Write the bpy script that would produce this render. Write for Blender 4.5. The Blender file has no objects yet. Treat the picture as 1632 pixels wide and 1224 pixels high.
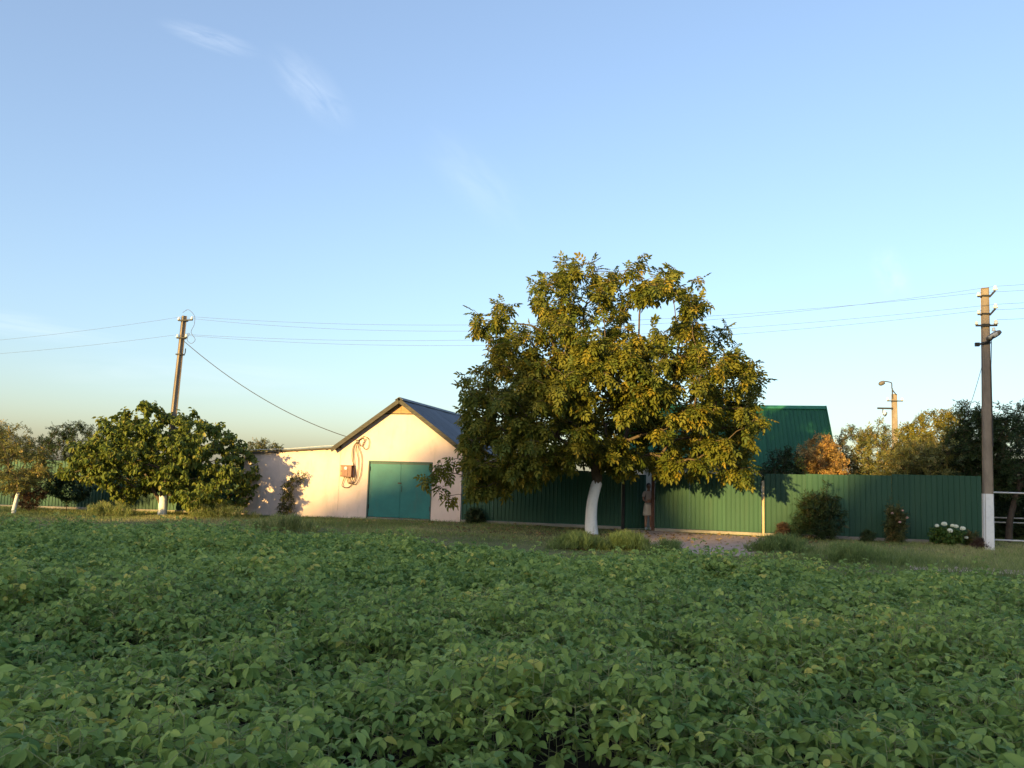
import bpy, math, random
import numpy as np
from mathutils import Vector, Matrix

random.seed(11)
rng = np.random.default_rng(11)
scene = bpy.context.scene
C = scene.collection
rad = math.radians

# ------------------------------------------------------------------ camera
CAM_H = 1.75
cam_data = bpy.data.cameras.new('camera')
cam = bpy.data.objects.new('camera', cam_data)
C.objects.link(cam)
cam_data.sensor_width = 36.0
cam_data.lens = 28.24
cam_data.clip_start = 0.05
cam_data.clip_end = 6000
cam.matrix_world = (Matrix.Translation((0, 0, CAM_H)) @ Matrix.Rotation(rad(90) + math.atan(145 / 1280), 4, 'X')
                    @ Matrix.Rotation(math.atan(0.03), 4, 'Z'))
scene.camera = cam

# ------------------------------------------------------------------ sky, sun, exposure
SUN_AZ = 35.0      # light travels 35 degrees to the right of straight ahead
SUN_EL = 7.0
world = bpy.data.worlds.new('World')
scene.world = world
world.use_nodes = True
wt = world.node_tree
wn, wl = wt.nodes, wt.links
bg = wn['Background']
sky = wn.new('ShaderNodeTexSky')
sky.sky_type = 'NISHITA'
sky.sun_disc = False
sky.sun_elevation = rad(SUN_EL)
sky.sun_rotation = rad(180 + SUN_AZ)
sky.altitude = 100
sky.air_density = 0.88
sky.dust_density = 2.0
sky.ozone_density = 1.9
bg.inputs[1].default_value = 0.15
world.cycles.sampling_method = 'MANUAL'
world.cycles.sample_map_resolution = 512

tc = wn.new('ShaderNodeTexCoord')


def vmath(op, a, b=None):
    n = wn.new('ShaderNodeVectorMath')
    n.operation = op
    for i, v in enumerate((a, b)):
        if v is None:
            continue
        if isinstance(v, (tuple, Vector)):
            n.inputs[i].default_value = tuple(v)
        else:
            wl.new(v, n.inputs[i])
    return n.outputs['Value'] if op in ('DOT_PRODUCT', 'LENGTH') else n.outputs['Vector']


def smath(op, a, b=None, clamp=False):
    n = wn.new('ShaderNodeMath')
    n.operation = op
    n.use_clamp = clamp
    for i, v in enumerate((a, b)):
        if v is None:
            continue
        if isinstance(v, (int, float)):
            n.inputs[i].default_value = v
        else:
            wl.new(v, n.inputs[i])
    return n.outputs[0]


def wisp(az, el, wide, high, tilt, strength, seed):
    """A thin streak of high cloud, centred on a compass direction."""
    c = Vector((math.sin(rad(az)) * math.cos(rad(el)), math.cos(rad(az)) * math.cos(rad(el)), math.sin(rad(el))))
    r = Vector((math.cos(rad(az)), -math.sin(rad(az)), 0))
    u = r.cross(c)
    a = math.cos(rad(tilt)) * r + math.sin(rad(tilt)) * u
    b = -math.sin(rad(tilt)) * r + math.cos(rad(tilt)) * u
    d = vmath('SUBTRACT', tc.outputs['Generated'], c)
    x = smath('DIVIDE', vmath('DOT_PRODUCT', d, a), rad(wide))
    y = smath('DIVIDE', vmath('DOT_PRODUCT', d, b), rad(high))
    comb = wn.new('ShaderNodeCombineXYZ')
    wl.new(smath('MULTIPLY', x, 0.8), comb.inputs[0])
    wl.new(smath('MULTIPLY', y, 1.1), comb.inputs[1])
    comb.inputs[2].default_value = seed
    nz = wn.new('ShaderNodeTexNoise')
    nz.inputs['Scale'].default_value = 1.7
    nz.inputs['Detail'].default_value = 4
    nz.inputs['Roughness'].default_value = 0.55
    nz.inputs['Distortion'].default_value = 0.5
    wl.new(comb.outputs[0], nz.inputs['Vector'])
    fall = smath('SUBTRACT', 1.0, smath('ADD', smath('MULTIPLY', x, x), smath('MULTIPLY', y, y)), True)
    n2 = smath('MULTIPLY', smath('SUBTRACT', nz.outputs[0], 0.30), 1.9, True)
    front = smath('GREATER_THAN', vmath('DOT_PRODUCT', tc.outputs['Generated'], c), 0.0)
    return smath('MULTIPLY', smath('MULTIPLY', smath('MULTIPLY', smath('MULTIPLY', fall, fall), n2), strength), front)


masks = [wisp(-22.2, 27.3, 3.6, 0.8, -6, 0.27, 1.0), wisp(-15.2, 25.4, 4.0, 1.8, -38, 0.24, 4.0),
         wisp(25.6, 13.6, 1.3, 2.4, 20, 0.26, 7.0), wisp(-33.0, 8.2, 9.0, 1.0, -3, 0.26, 11.0),
         wisp(-22.0, 6.0, 12.0, 1.8, 2, 0.16, 16.0), wisp(-3.0, 20.5, 6.0, 2.4, -40, 0.12, 21.0),
         wisp(44.0, 18.0, 12.0, 3.0, 15, 0.07, 25.0), wisp(-60.0, 14.0, 14.0, 3.0, 5, 0.10, 33.0)]
tot = masks[0]
for m in masks[1:]:
    tot = smath('ADD', tot, m)
mix = wn.new('ShaderNodeMix')
mix.data_type = 'RGBA'
mix.inputs[7].default_value = (3.3, 3.5, 3.7, 1)
wl.new(tot, mix.inputs[0])
# even out the sky's brightness range (the same everywhere): colour * L^-0.2
bw = wn.new('ShaderNodeRGBToBW')
wl.new(sky.outputs[0], bw.inputs[0])
gain = smath('MULTIPLY', smath('POWER', smath('MAXIMUM', bw.outputs[0], 0.001), -0.2), 1.08)
sc_ = wn.new('ShaderNodeVectorMath')
sc_.operation = 'SCALE'
wl.new(sky.outputs[0], sc_.inputs[0])
wl.new(gain, sc_.inputs['Scale'])
hz_ = wn.new('ShaderNodeHueSaturation')
hz_.inputs['Saturation'].default_value = 0.95
wl.new(sc_.outputs[0], hz_.inputs['Color'])
ad_ = wn.new('ShaderNodeVectorMath')                 # thin pale haze, equal in every direction
ad_.operation = 'ADD'
ad_.inputs[1].default_value = (0.17, 0.13, 0.15)
wl.new(hz_.outputs[0], ad_.inputs[0])
wl.new(ad_.outputs[0], mix.inputs[6])
wl.new(mix.outputs[2], bg.inputs[0])

sun_data = bpy.data.lights.new('sun', 'SUN')
sun_data.energy = 3.8
sun_data.angle = rad(0.7)
sun_data.color = (1.0, 0.69, 0.235)
sun = bpy.data.objects.new('sun', sun_data)
C.objects.link(sun)
sdir = Vector((math.sin(rad(SUN_AZ)) * math.cos(rad(SUN_EL)), math.cos(rad(SUN_AZ)) * math.cos(rad(SUN_EL)), -math.sin(rad(SUN_EL))))
sun.rotation_euler = sdir.to_track_quat('-Z', 'Y').to_euler()
sun.location = (-60, -90, 20)

scene.render.engine = 'CYCLES'
scene.view_settings.view_transform = 'Standard'
scene.view_settings.look = 'None'
scene.view_settings.gamma = 1.0
scene.view_settings.exposure = 1.42
scene.view_settings.use_curve_mapping = False
scene.cycles.use_denoising = True
scene.cycles.max_bounces = 6
scene.cycles.transparent_max_bounces = 4

# ------------------------------------------------------------------ materials
def new_mat(name):
    m = bpy.data.materials.new(name)
    m.use_nodes = True
    return m, m.node_tree.nodes, m.node_tree.links, m.node_tree.nodes['Principled BSDF']


def surf(name, col, col2=None, rough=0.7, scale=4.0, detail=6, bump=0.0, bscale=40.0, metal=0.0, spec=0.3, lo=0.35, hi=0.65,
         stretch=(1, 1, 1)):
    m, n, l, p = new_mat(name)
    p.inputs['Roughness'].default_value = rough
    p.inputs['Metallic'].default_value = metal
    p.inputs['Specular IOR Level'].default_value = spec
    co = n.new('ShaderNodeTexCoord')
    mp = n.new('ShaderNodeMapping')
    mp.inputs['Scale'].default_value = stretch
    l.new(co.outputs['Object'], mp.inputs[0])
    if col2:
        nz = n.new('ShaderNodeTexNoise')
        nz.inputs['Scale'].default_value = scale
        nz.inputs['Detail'].default_value = detail
        nz.inputs['Roughness'].default_value = 0.65
        l.new(mp.outputs[0], nz.inputs['Vector'])
        cr = n.new('ShaderNodeValToRGB')
        cr.color_ramp.elements[0].position = lo
        cr.color_ramp.elements[1].position = hi
        cr.color_ramp.elements[0].color = (*col, 1)
        cr.color_ramp.elements[1].color = (*col2, 1)
        l.new(nz.outputs[0], cr.inputs[0])
        l.new(cr.outputs[0], p.inputs['Base Color'])
    else:
        p.inputs['Base Color'].default_value = (*col, 1)
    if bump:
        b = n.new('ShaderNodeTexNoise')
        b.inputs['Scale'].default_value = bscale
        b.inputs['Detail'].default_value = 5
        l.new(mp.outputs[0], b.inputs['Vector'])
        bp = n.new('ShaderNodeBump')
        bp.inputs['Strength'].default_value = bump
        bp.inputs['Distance'].default_value = 0.02
        l.new(b.outputs[0], bp.inputs['Height'])
        l.new(bp.outputs[0], p.inputs['Normal'])
    return m


def leaf_mat(name, dark, light, accent, acc=0.06, trans=0.3, rough=0.5, patch=0.0, spec=0.2):
    """Leaf colour varies from leaf to leaf by the face attribute 'tint' (0..1); the top few per cent take the accent."""
    m, n, l, p = new_mat(name)
    at = n.new('ShaderNodeAttribute')
    at.attribute_name = 'tint'
    cr = n.new('ShaderNodeValToRGB')
    e = cr.color_ramp.elements
    e[0].position = 0.0
    e[0].color = (*dark, 1)
    e[1].position = max(0.1, 1.0 - 2.2 * acc)
    e[1].color = (*light, 1)
    x = e.new(1.0)
    x.color = (*accent, 1)
    fac = at.outputs['Fac']
    if patch:
        co = n.new('ShaderNodeTexCoord')
        nz = n.new('ShaderNodeTexNoise')
        nz.inputs['Scale'].default_value = 0.55
        nz.inputs['Detail'].default_value = 3
        l.new(co.outputs['Object'], nz.inputs['Vector'])
        ma = n.new('ShaderNodeMath')
        ma.operation = 'MULTIPLY_ADD'
        l.new(nz.outputs[0], ma.inputs[0])
        ma.inputs[1].default_value = patch
        ma.inputs[2].default_value = -0.5 * patch
        ad = n.new('ShaderNodeMath')
        ad.use_clamp = True
        l.new(ma.outputs[0], ad.inputs[0])
        l.new(fac, ad.inputs[1])
        fac = ad.outputs[0]
    l.new(fac, cr.inputs[0])
    l.new(cr.outputs[0], p.inputs['Base Color'])
    p.inputs['Roughness'].default_value = rough
    p.inputs['Specular IOR Level'].default_value = spec
    tr = n.new('ShaderNodeBsdfTranslucent')
    hs = n.new('ShaderNodeHueSaturation')
    hs.inputs['Hue'].default_value = 0.485
    hs.inputs['Value'].default_value = 1.35
    l.new(cr.outputs[0], hs.inputs['Color'])
    l.new(hs.outputs[0], tr.inputs[0])
    mx = n.new('ShaderNodeMixShader')
    mx.inputs[0].default_value = trans
    l.new(p.outputs[0], mx.inputs[1])
    l.new(tr.outputs[0], mx.inputs[2])
    l.new(mx.outputs[0], n['Material Output'].inputs[0])
    return m


M = {}
M['grass_ground'] = surf('verge turf', (0.125, 0.145, 0.055), (0.225, 0.205, 0.095), 0.95, 0.9, 10, 0.6, 60, spec=0.1)
M['soil'] = surf('field soil', (0.028, 0.022, 0.017), (0.06, 0.047, 0.036), 0.95, 6, 8, 0.9, 30, spec=0.1)
M['dirt'] = surf('trodden dirt', (0.46, 0.32, 0.255), (0.62, 0.46, 0.38), 0.95, 3, 10, 0.6, 45, spec=0.1)
M['stucco'] = surf('cream painted render', (0.71, 0.545, 0.470), (0.78, 0.615, 0.535), 0.85, 1.3, 9, 0.25, 70, spec=0.2)
M['white_wall'] = surf('whitewashed render', (0.74, 0.69, 0.64), (0.80, 0.76, 0.71), 0.85, 2.0, 6, 0.2, 60, spec=0.2)
M['whitewash'] = surf('lime whitewash', (0.74, 0.73, 0.72), (0.84, 0.83, 0.82), 0.9, 9, 8, 0.3, 50, spec=0.1, lo=0.3, hi=0.5)
M['green_sheet'] = surf('green coated steel sheet', (0.022, 0.074, 0.044), (0.031, 0.094, 0.056), 0.55, 1.2, 8, spec=0.3, stretch=(1, 1, 0.25))
M['green_roof'] = surf('green coated roof sheet', (0.012, 0.080, 0.036), (0.018, 0.10, 0.045), 0.5, 0.8, 7, spec=0.3)
M['teal_paint'] = surf('teal gate paint', (0.014, 0.145, 0.138), (0.022, 0.185, 0.172), 0.5, 1.6, 9, 0.06, 12, spec=0.3)
M['teal_trim'] = surf('dark gate frame paint', (0.05, 0.10, 0.09), (0.09, 0.12, 0.10), 0.6, 6, 6)
M['grey_roof'] = surf('grey roof sheet', (0.060, 0.068, 0.082), (0.095, 0.105, 0.120), 0.55, 1.6, 9, 0.1, 30, spec=0.4)
M['dark_board'] = surf('weathered eave board', (0.055, 0.05, 0.04), (0.10, 0.09, 0.07), 0.8, 5, 8, 0.3, 30, stretch=(1, 1, 4))
M['gable_board'] = surf('bare gable board', (0.34, 0.20, 0.10), (0.46, 0.29, 0.15), 0.8, 3, 8, 0.2, 30, stretch=(1, 1, 8))
M['felt'] = surf('roofing felt', (0.05, 0.045, 0.04), (0.12, 0.10, 0.08), 0.9, 3, 8, 0.4, 30)
M['concrete'] = surf('pole concrete', (0.21, 0.165, 0.125), (0.33, 0.265, 0.205), 0.9, 3.5, 9, 0.4, 40, spec=0.15, stretch=(1, 1, 0.4))
M['plinth'] = surf('plinth concrete', (0.26, 0.23, 0.19), (0.38, 0.34, 0.28), 0.9, 3, 8, 0.4, 30, spec=0.15)
M['steel'] = surf('dark galvanised steel', (0.07, 0.07, 0.07), (0.13, 0.12, 0.11), 0.55, 8, 5, metal=0.6)
M['black_steel'] = surf('black painted steel', (0.016, 0.016, 0.015), (0.03, 0.028, 0.025), 0.5, 8, 5)
M['rust_post'] = surf('rusty post', (0.09, 0.042, 0.028), (0.16, 0.075, 0.05), 0.8, 9, 8, 0.3, 50)
M['pale_post'] = surf('pale timber post', (0.42, 0.33, 0.20), (0.56, 0.46, 0.30), 0.8, 6, 8, 0.3, 40, stretch=(1, 1, 0.2))
M['pipe'] = surf('silver painted pipe', (0.55, 0.55, 0.55), (0.66, 0.66, 0.65), 0.5, 6, 6, metal=0.2)
M['porcelain'] = surf('white porcelain', (0.80, 0.80, 0.78), None, 0.2, spec=0.6)
M['wire'] = surf('weathered wire', (0.10, 0.105, 0.12), None, 0.7)
M['cable'] = surf('brown cable sheath', (0.075, 0.036, 0.018), (0.11, 0.055, 0.028), 0.6, 12, 4)
M['black_cable'] = surf('black cable sheath', (0.03, 0.03, 0.032), None, 0.6)
M['meter_box'] = surf('brown meter housing', (0.22, 0.105, 0.075), (0.30, 0.15, 0.11), 0.55, 6, 6)
M['meter_face'] = surf('pale meter face', (0.70, 0.68, 0.60), None, 0.35)
M['lamp_glass'] = surf('frosted lamp lens', (0.50, 0.48, 0.44), None, 0.25, spec=0.6)
M['bark'] = surf('walnut bark', (0.085, 0.062, 0.042), (0.16, 0.12, 0.085), 0.95, 7, 8, 0.8, 30, spec=0.1, stretch=(1, 1, 0.35))
M['bark_dark'] = surf('dark bark', (0.060, 0.045, 0.034), (0.11, 0.085, 0.065), 0.95, 7, 8, 0.8, 30, spec=0.1, stretch=(1, 1, 0.35))
M['stem'] = surf('green stem', (0.10, 0.13, 0.045), (0.16, 0.16, 0.07), 0.7, 4, 3)
M['walnut'] = leaf_mat('walnut leaf', (0.082, 0.115, 0.020), (0.210, 0.198, 0.028), (0.33, 0.25, 0.035), 0.05, 0.32)
M['mulberry'] = leaf_mat('mulberry leaf', (0.080, 0.120, 0.022), (0.205, 0.235, 0.045), (0.28, 0.25, 0.05), 0.02, 0.32)
M['fruit'] = leaf_mat('fruit tree leaf', (0.060, 0.078, 0.024), (0.145, 0.145, 0.048), (0.25, 0.17, 0.06), 0.05, 0.25)
M['olive'] = leaf_mat('olive green leaf', (0.115, 0.130, 0.035), (0.27, 0.25, 0.072), (0.38, 0.28, 0.09), 0.08, 0.25)
M['yellowing'] = leaf_mat('yellow green leaf', (0.120, 0.120, 0.018), (0.26, 0.225, 0.030), (0.36, 0.26, 0.04), 0.10, 0.3)
M['autumn'] = leaf_mat('orange autumn leaf', (0.26, 0.160, 0.04), (0.50, 0.33, 0.10), (0.55, 0.30, 0.11), 0.15, 0.3)
M['dark_leaf'] = leaf_mat('dark cherry leaf', (0.026, 0.050, 0.017), (0.062, 0.090, 0.030), (0.12, 0.10, 0.04), 0.04, 0.22)
M['blue_leaf'] = leaf_mat('blue green lilac leaf', (0.030, 0.070, 0.040), (0.070, 0.125, 0.065), (0.12, 0.14, 0.06), 0.03, 0.22)
M['plum_leaf'] = leaf_mat('reddish plum leaf', (0.065, 0.040, 0.028), (0.14, 0.085, 0.055), (0.20, 0.12, 0.07), 0.05, 0.2)
M['fresh'] = leaf_mat('fresh green leaf', (0.050, 0.11, 0.022), (0.11, 0.19, 0.038), (0.22, 0.24, 0.05), 0.06, 0.3)
M['soy'] = leaf_mat('soybean leaf', (0.110, 0.205, 0.055), (0.360, 0.460, 0.112), (0.58, 0.52, 0.12), 0.035, 0.33, 0.55, 0.6)
M['soy_stem'] = surf('soybean stem', (0.15, 0.19, 0.07), (0.36, 0.36, 0.16), 0.7, 3, 3)
M['grass'] = leaf_mat('verge grass blade', (0.120, 0.170, 0.048), (0.29, 0.33, 0.105), (0.46, 0.40, 0.18), 0.16, 0.25, 0.6, 0.7)
M['feather'] = leaf_mat('feathery weed leaf', (0.095, 0.155, 0.045), (0.22, 0.29, 0.090), (0.36, 0.36, 0.13), 0.08, 0.35, 0.6)
M['dry_leaf'] = leaf_mat('dry fallen leaf', (0.16, 0.10, 0.05), (0.34, 0.24, 0.11), (0.45, 0.33, 0.12), 0.1, 0.15)
M['petal'] = surf('white flower head', (0.74, 0.76, 0.58), (0.82, 0.82, 0.72), 0.7, 30, 3)
M['pink_petal'] = surf('pale pink rose', (0.55, 0.33, 0.30), None, 0.7)
M['skin'] = surf('skin', (0.42, 0.235, 0.165), (0.46, 0.26, 0.19), 0.55, 10, 3)
M['hair'] = surf('dark hair', (0.035, 0.025, 0.02), (0.06, 0.042, 0.032), 0.6, 60, 3)
M['mauve_cloth'] = surf('mauve cotton', (0.58, 0.49, 0.47), (0.66, 0.56, 0.54), 0.9, 12, 4)
M['beige_cloth'] = surf('beige cotton', (0.66, 0.57, 0.49), (0.72, 0.63, 0.55), 0.9, 12, 4)
M['shoe'] = surf('pale grey shoe', (0.50, 0.52, 0.56), None, 0.6)
M['eye'] = surf('dark eye', (0.02, 0.015, 0.012), None, 0.3)
M['lip'] = surf('lip', (0.33, 0.13, 0.11), None, 0.5)
M['lamp_grey'] = surf('lamp housing', (0.10, 0.09, 0.08), (0.16, 0.14, 0.12), 0.5, 8, 4)
M['belt_leaf'] = surf('shelterbelt foliage', (0.03, 0.05, 0.015), (0.06, 0.085, 0.03), 0.9, 0.7, 6)
M['ridge'] = surf('roof ridge cap', (0.025, 0.15, 0.085), (0.04, 0.18, 0.10), 0.4, 3, 4)

def vary(mat, amount, stain=None, thr=(0.62, 0.78)):
    """Sheet-to-sheet fading and, if asked, blotches of another colour."""
    nt = mat.node_tree
    n, l = nt.nodes, nt.links
    p = n['Principled BSDF']
    src = p.inputs['Base Color'].links[0].from_socket
    oi = n.new('ShaderNodeObjectInfo')
    mr = n.new('ShaderNodeMapRange')
    mr.inputs['To Min'].default_value = 1 - amount
    mr.inputs['To Max'].default_value = 1 + amount
    l.new(oi.outputs['Random'], mr.inputs['Value'])
    hs = n.new('ShaderNodeHueSaturation')
    l.new(mr.outputs[0], hs.inputs['Value'])
    l.new(src, hs.inputs['Color'])
    out = hs.outputs[0]
    if stain:
        co = n.new('ShaderNodeTexCoord')
        mp = n.new('ShaderNodeMapping')
        mp.inputs['Scale'].default_value = (1.6, 1.6, 0.45)
        l.new(co.outputs['Object'], mp.inputs[0])
        nz = n.new('ShaderNodeTexNoise')
        nz.inputs['Scale'].default_value = 1.5
        nz.inputs['Detail'].default_value = 9
        nz.inputs['Roughness'].default_value = 0.7
        l.new(mp.outputs[0], nz.inputs['Vector'])
        r2 = n.new('ShaderNodeMapRange')
        r2.inputs['From Min'].default_value = thr[0]
        r2.inputs['From Max'].default_value = thr[1]
        l.new(nz.outputs[0], r2.inputs['Value'])
        mx = n.new('ShaderNodeMix')
        mx.data_type = 'RGBA'
        l.new(r2.outputs[0], mx.inputs[0])
        l.new(out, mx.inputs[6])
        mx.inputs[7].default_value = (*stain, 1)
        out = mx.outputs[2]
    l.new(out, p.inputs['Base Color'])


vary(M['green_sheet'], 0.16, (0.035, 0.085, 0.05), (0.5, 0.8))
vary(M['green_roof'], 0.10)
vary(M['grey_roof'], 0.14)
vary(M['stucco'], 0.0, (0.52, 0.43, 0.35), (0.52, 0.82))
vary(M['teal_paint'], 0.03, (0.05, 0.13, 0.11), (0.56, 0.8))
vary(M['whitewash'], 0.0, (0.46, 0.43, 0.38), (0.58, 0.72))

# ------------------------------------------------------------------ helpers
STREET = math.atan(0.235)                   # the street front runs 13 degrees off square to the camera
EX = Vector((math.cos(STREET), -math.sin(STREET), 0))
EN = Vector((math.sin(STREET), math.cos(STREET), 0))


def gz(x, y=0.0):
    """Ground level: flat, falling a little towards the left."""
    a = -(x + 4.0)
    s = np.log1p(np.exp(np.clip(a, -30, 30))) if not isinstance(x, np.ndarray) else np.log1p(np.exp(np.clip(a, -30, 30)))
    return -0.6 * np.tanh(0.013 * s / 0.6)


def S(lx, ly=0.0, z=0.0):
    """A point given along the street front (lx), back from it (ly) and up."""
    p = Vector((0, 29.0, 0)) + EX * lx + EN * ly
    p.z = z
    return p


def tag(o, label=None, cat=None, group=None, kind=None):
    if label:
        o['label'] = label
    if cat:
        o['category'] = cat
    if group:
        o['group'] = group
    if kind:
        o['kind'] = kind
    return o


def thing(name, label, cat, loc=(0, 0, 0), rotz=0.0, group=None):
    o = bpy.data.objects.new(name, None)
    o.empty_display_size = 0.3
    C.objects.link(o)
    o.location = loc
    o.rotation_euler = (0, 0, rotz)
    return tag(o, label, cat, group)


def link(name, me, mat, parent=None, loc=None, rot=None):
    o = bpy.data.objects.new(name, me)
    C.objects.link(o)
    if mat is not None and not me.materials:
        me.materials.append(M[mat])
    if parent:
        o.parent = parent
    if loc is not None:
        o.location = loc
    if rot is not None:
        o.rotation_euler = rot
    return o


def mesh_arrays(name, verts, tris, tint=None, smooth=False):
    me = bpy.data.meshes.new(name)
    nv, nf = len(verts), len(tris)
    me.vertices.add(nv)
    me.vertices.foreach_set('co', np.ascontiguousarray(verts, dtype=np.float32).ravel())
    me.loops.add(nf * 3)
    me.loops.foreach_set('vertex_index', np.ascontiguousarray(tris, dtype=np.int32).ravel())
    me.polygons.add(nf)
    me.polygons.foreach_set('loop_start', np.arange(0, nf * 3, 3, dtype=np.int32))
    me.update(calc_edges=True)
    if smooth:
        me.polygons.foreach_set('use_smooth', np.ones(nf, dtype=bool))
    if tint is not None:
        a = me.attributes.new('tint', 'FLOAT', 'FACE')
        a.data.foreach_set('value', np.ascontiguousarray(tint, dtype=np.float32))
    return me


class MB:
    """Collects shapes; build() links them as one mesh object."""
    def __init__(self):
        self.v, self.f = [], []

    def add(self, vs, fs):
        b = len(self.v)
        self.v += [tuple(p) for p in vs]
        self.f += [tuple(b + i for i in f) for f in fs]
        return self

    def box(self, x0, x1, y0, y1, z0, z1):
        v = [(x, y, z) for z in (z0, z1) for y in (y0, y1) for x in (x0, x1)]
        return self.add(v, [(0, 2, 3, 1), (4, 5, 7, 6), (0, 1, 5, 4), (2, 6, 7, 3), (0, 4, 6, 2), (1, 3, 7, 5)])

    def bar(self, a, b, w, h, up=(0, 0, 1)):
        a, b = Vector(a), Vector(b)
        d = (b - a).normalized()
        s = d.cross(Vector(up))
        s = s.normalized() if s.length > 1e-4 else Vector((1, 0, 0))
        u = s.cross(d)
        v = []
        for p in (a, b):
            for i, j in ((-1, -1), (1, -1), (1, 1), (-1, 1)):
                v.append(p + s * (i * w / 2) + u * (j * h / 2))
        return self.add(v, [(0, 3, 2, 1), (4, 5, 6, 7), (0, 1, 5, 4), (1, 2, 6, 5), (2, 3, 7, 6), (3, 0, 4, 7)])

    def prism(self, poly, y0, y1):
        """poly: (x, z) outline, counter-clockwise seen from -y; extruded from y0 to y1."""
        n = len(poly)
        v = [(x, y0, z) for x, z in poly] + [(x, y1, z) for x, z in poly]
        f = [tuple(range(n)), tuple(range(2 * n - 1, n - 1, -1))]
        f += [(i, i + n, (i + 1) % n + n, (i + 1) % n) for i in range(n)]
        return self.add(v, f)

    def tube(self, pts, rads, sides=8, cap=True):
        pts = [Vector(p) for p in pts]
        if isinstance(rads, (int, float)):
            rads = [rads] * len(pts)
        vs, fs = [], []
        ref = None
        for i, p in enumerate(pts):
            d = (pts[min(i + 1, len(pts) - 1)] - pts[max(i - 1, 0)]).normalized()
            if ref is None:
                ref = Vector((1, 0, 0)) if abs(d.x) < 0.8 else Vector((0, 1, 0))
            s = (ref - d * ref.dot(d)).normalized()
            ref = s
            t = d.cross(s)
            for k in range(sides):
                a = 2 * math.pi * k / sides
                vs.append(p + (s * math.cos(a) + t * math.sin(a)) * rads[i])
        for i in range(len(pts) - 1):
            for k in range(sides):
                k2 = (k + 1) % sides
                fs.append((i * sides + k, i * sides + k2, (i + 1) * sides + k2, (i + 1) * sides + k))
        if cap:
            fs.append(tuple(range(sides - 1, -1, -1)))
            b = (len(pts) - 1) * sides
            fs.append(tuple(range(b, b + sides)))
        return self.add(vs, fs)

    def lathe(self, prof, c=(0, 0, 0), sides=14, sx=1.0, sy=1.0):
        vs, fs = [], []
        for r, z in prof:
            for k in range(sides):
                a = 2 * math.pi * k / sides
                vs.append((c[0] + r * math.cos(a) * sx, c[1] + r * math.sin(a) * sy, c[2] + z))
        for i in range(len(prof) - 1):
            for k in range(sides):
                k2 = (k + 1) % sides
                fs.append((i * sides + k, i * sides + k2, (i + 1) * sides + k2, (i + 1) * sides + k))
        fs.append(tuple(range(sides - 1, -1, -1)))
        b = (len(prof) - 1) * sides
        fs.append(tuple(range(b, b + sides)))
        return self.add(vs, fs)

    def mesh(self, name, smooth=False):
        me = bpy.data.meshes.new(name)
        me.from_pydata(self.v, [], self.f)
        me.update()
        if smooth:
            for p in me.polygons:
                p.use_smooth = True
        return me

    def build(self, name, mat, parent=None, smooth=False, loc=None, rot=None):
        return link(name, self.mesh(name, smooth), mat, parent, loc, rot)


def smooth_path(pts, n=8):
    """Catmull-Rom through the points."""
    P = [Vector(p) for p in pts]
    P = [P[0] * 2 - P[1]] + P + [P[-1] * 2 - P[-2]]
    out = []
    for i in range(1, len(P) - 2):
        for k in range(n):
            t = k / n
            a, b, c, d = P[i - 1:i + 3]
            out.append(0.5 * ((2 * b) + (c - a) * t + (2 * a - 5 * b + 4 * c - d) * t * t + (3 * b - a - 3 * c + d) * t ** 3))
    out.append(P[-2])
    return out


def vnoise(x, y, seed=0, k=14, fmin=0.3, fmax=3.0):
    r = np.random.default_rng(seed)
    o = np.zeros_like(x)
    w = 0
    for i in range(k):
        f = fmin * (fmax / fmin) ** r.random()
        a = r.random() * 6.283
        amp = (fmin / f) ** 0.5
        o += amp * np.sin(f * (x * math.cos(a) + y * math.sin(a)) * 2 + r.random() * 6.283)
        w += amp * amp
    return o / math.sqrt(w / 2)


# ------------------------------------------------------------------ leaf templates (x along the leaf, z its upper side)
def leaflet(o, ang, L, W, fold=0.25, droop=0.2):
    """six points, four triangles, folded along the midrib"""
    pts = np.array([(0, 0, 0), (0.28 * L, 0.42 * W, fold * 0.4 * W), (0.66 * L, 0.40 * W, fold * 0.4 * W - droop * 0.3 * L),
                    (L, 0, -droop * L), (0.66 * L, -0.40 * W, fold * 0.4 * W - droop * 0.3 * L), (0.28 * L, -0.42 * W, fold * 0.4 * W)])
    c, s = math.cos(ang), math.sin(ang)
    R = np.array([(c, s, 0), (-s, c, 0), (0, 0, 1)])
    return pts @ R + np.array(o)


F6 = np.array([(0, 2, 1), (0, 3, 2), (0, 4, 3), (0, 5, 4)])


def template(leaflets):
    vs = np.concatenate(leaflets)
    fs = np.concatenate([F6 + 6 * i for i in range(len(leaflets))])
    return vs, fs


PINNATE = template([leaflet((x, 0, -1.3 * x * x), a, L, L * 0.56, 0.25, 0.4) for x, a, L in
                    ((0.09, 1.2, .10), (0.09, -1.2, .10), (0.17, 1.1, .13), (0.17, -1.1, .13), (0.25, 0.9, .145), (0.25, -0.9, .145), (0.29, 0, .16))])
SIMPLE = template([leaflet((0.02, 0, 0), 0, 0.14, 0.10, 0.3, 0.35)])
NARROW = template([leaflet((0.01, 0, 0), 0, 0.085, 0.042, 0.3, 0.3)])
SPRAY = template([leaflet((x, 0, 0), a, 0.075, 0.04, 0.3, 0.3) for x, a in ((0.0, 0.9), (0.05, -0.9), (0.09, 0.8), (0.13, -0.7), (0.16, 0.05))])


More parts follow.
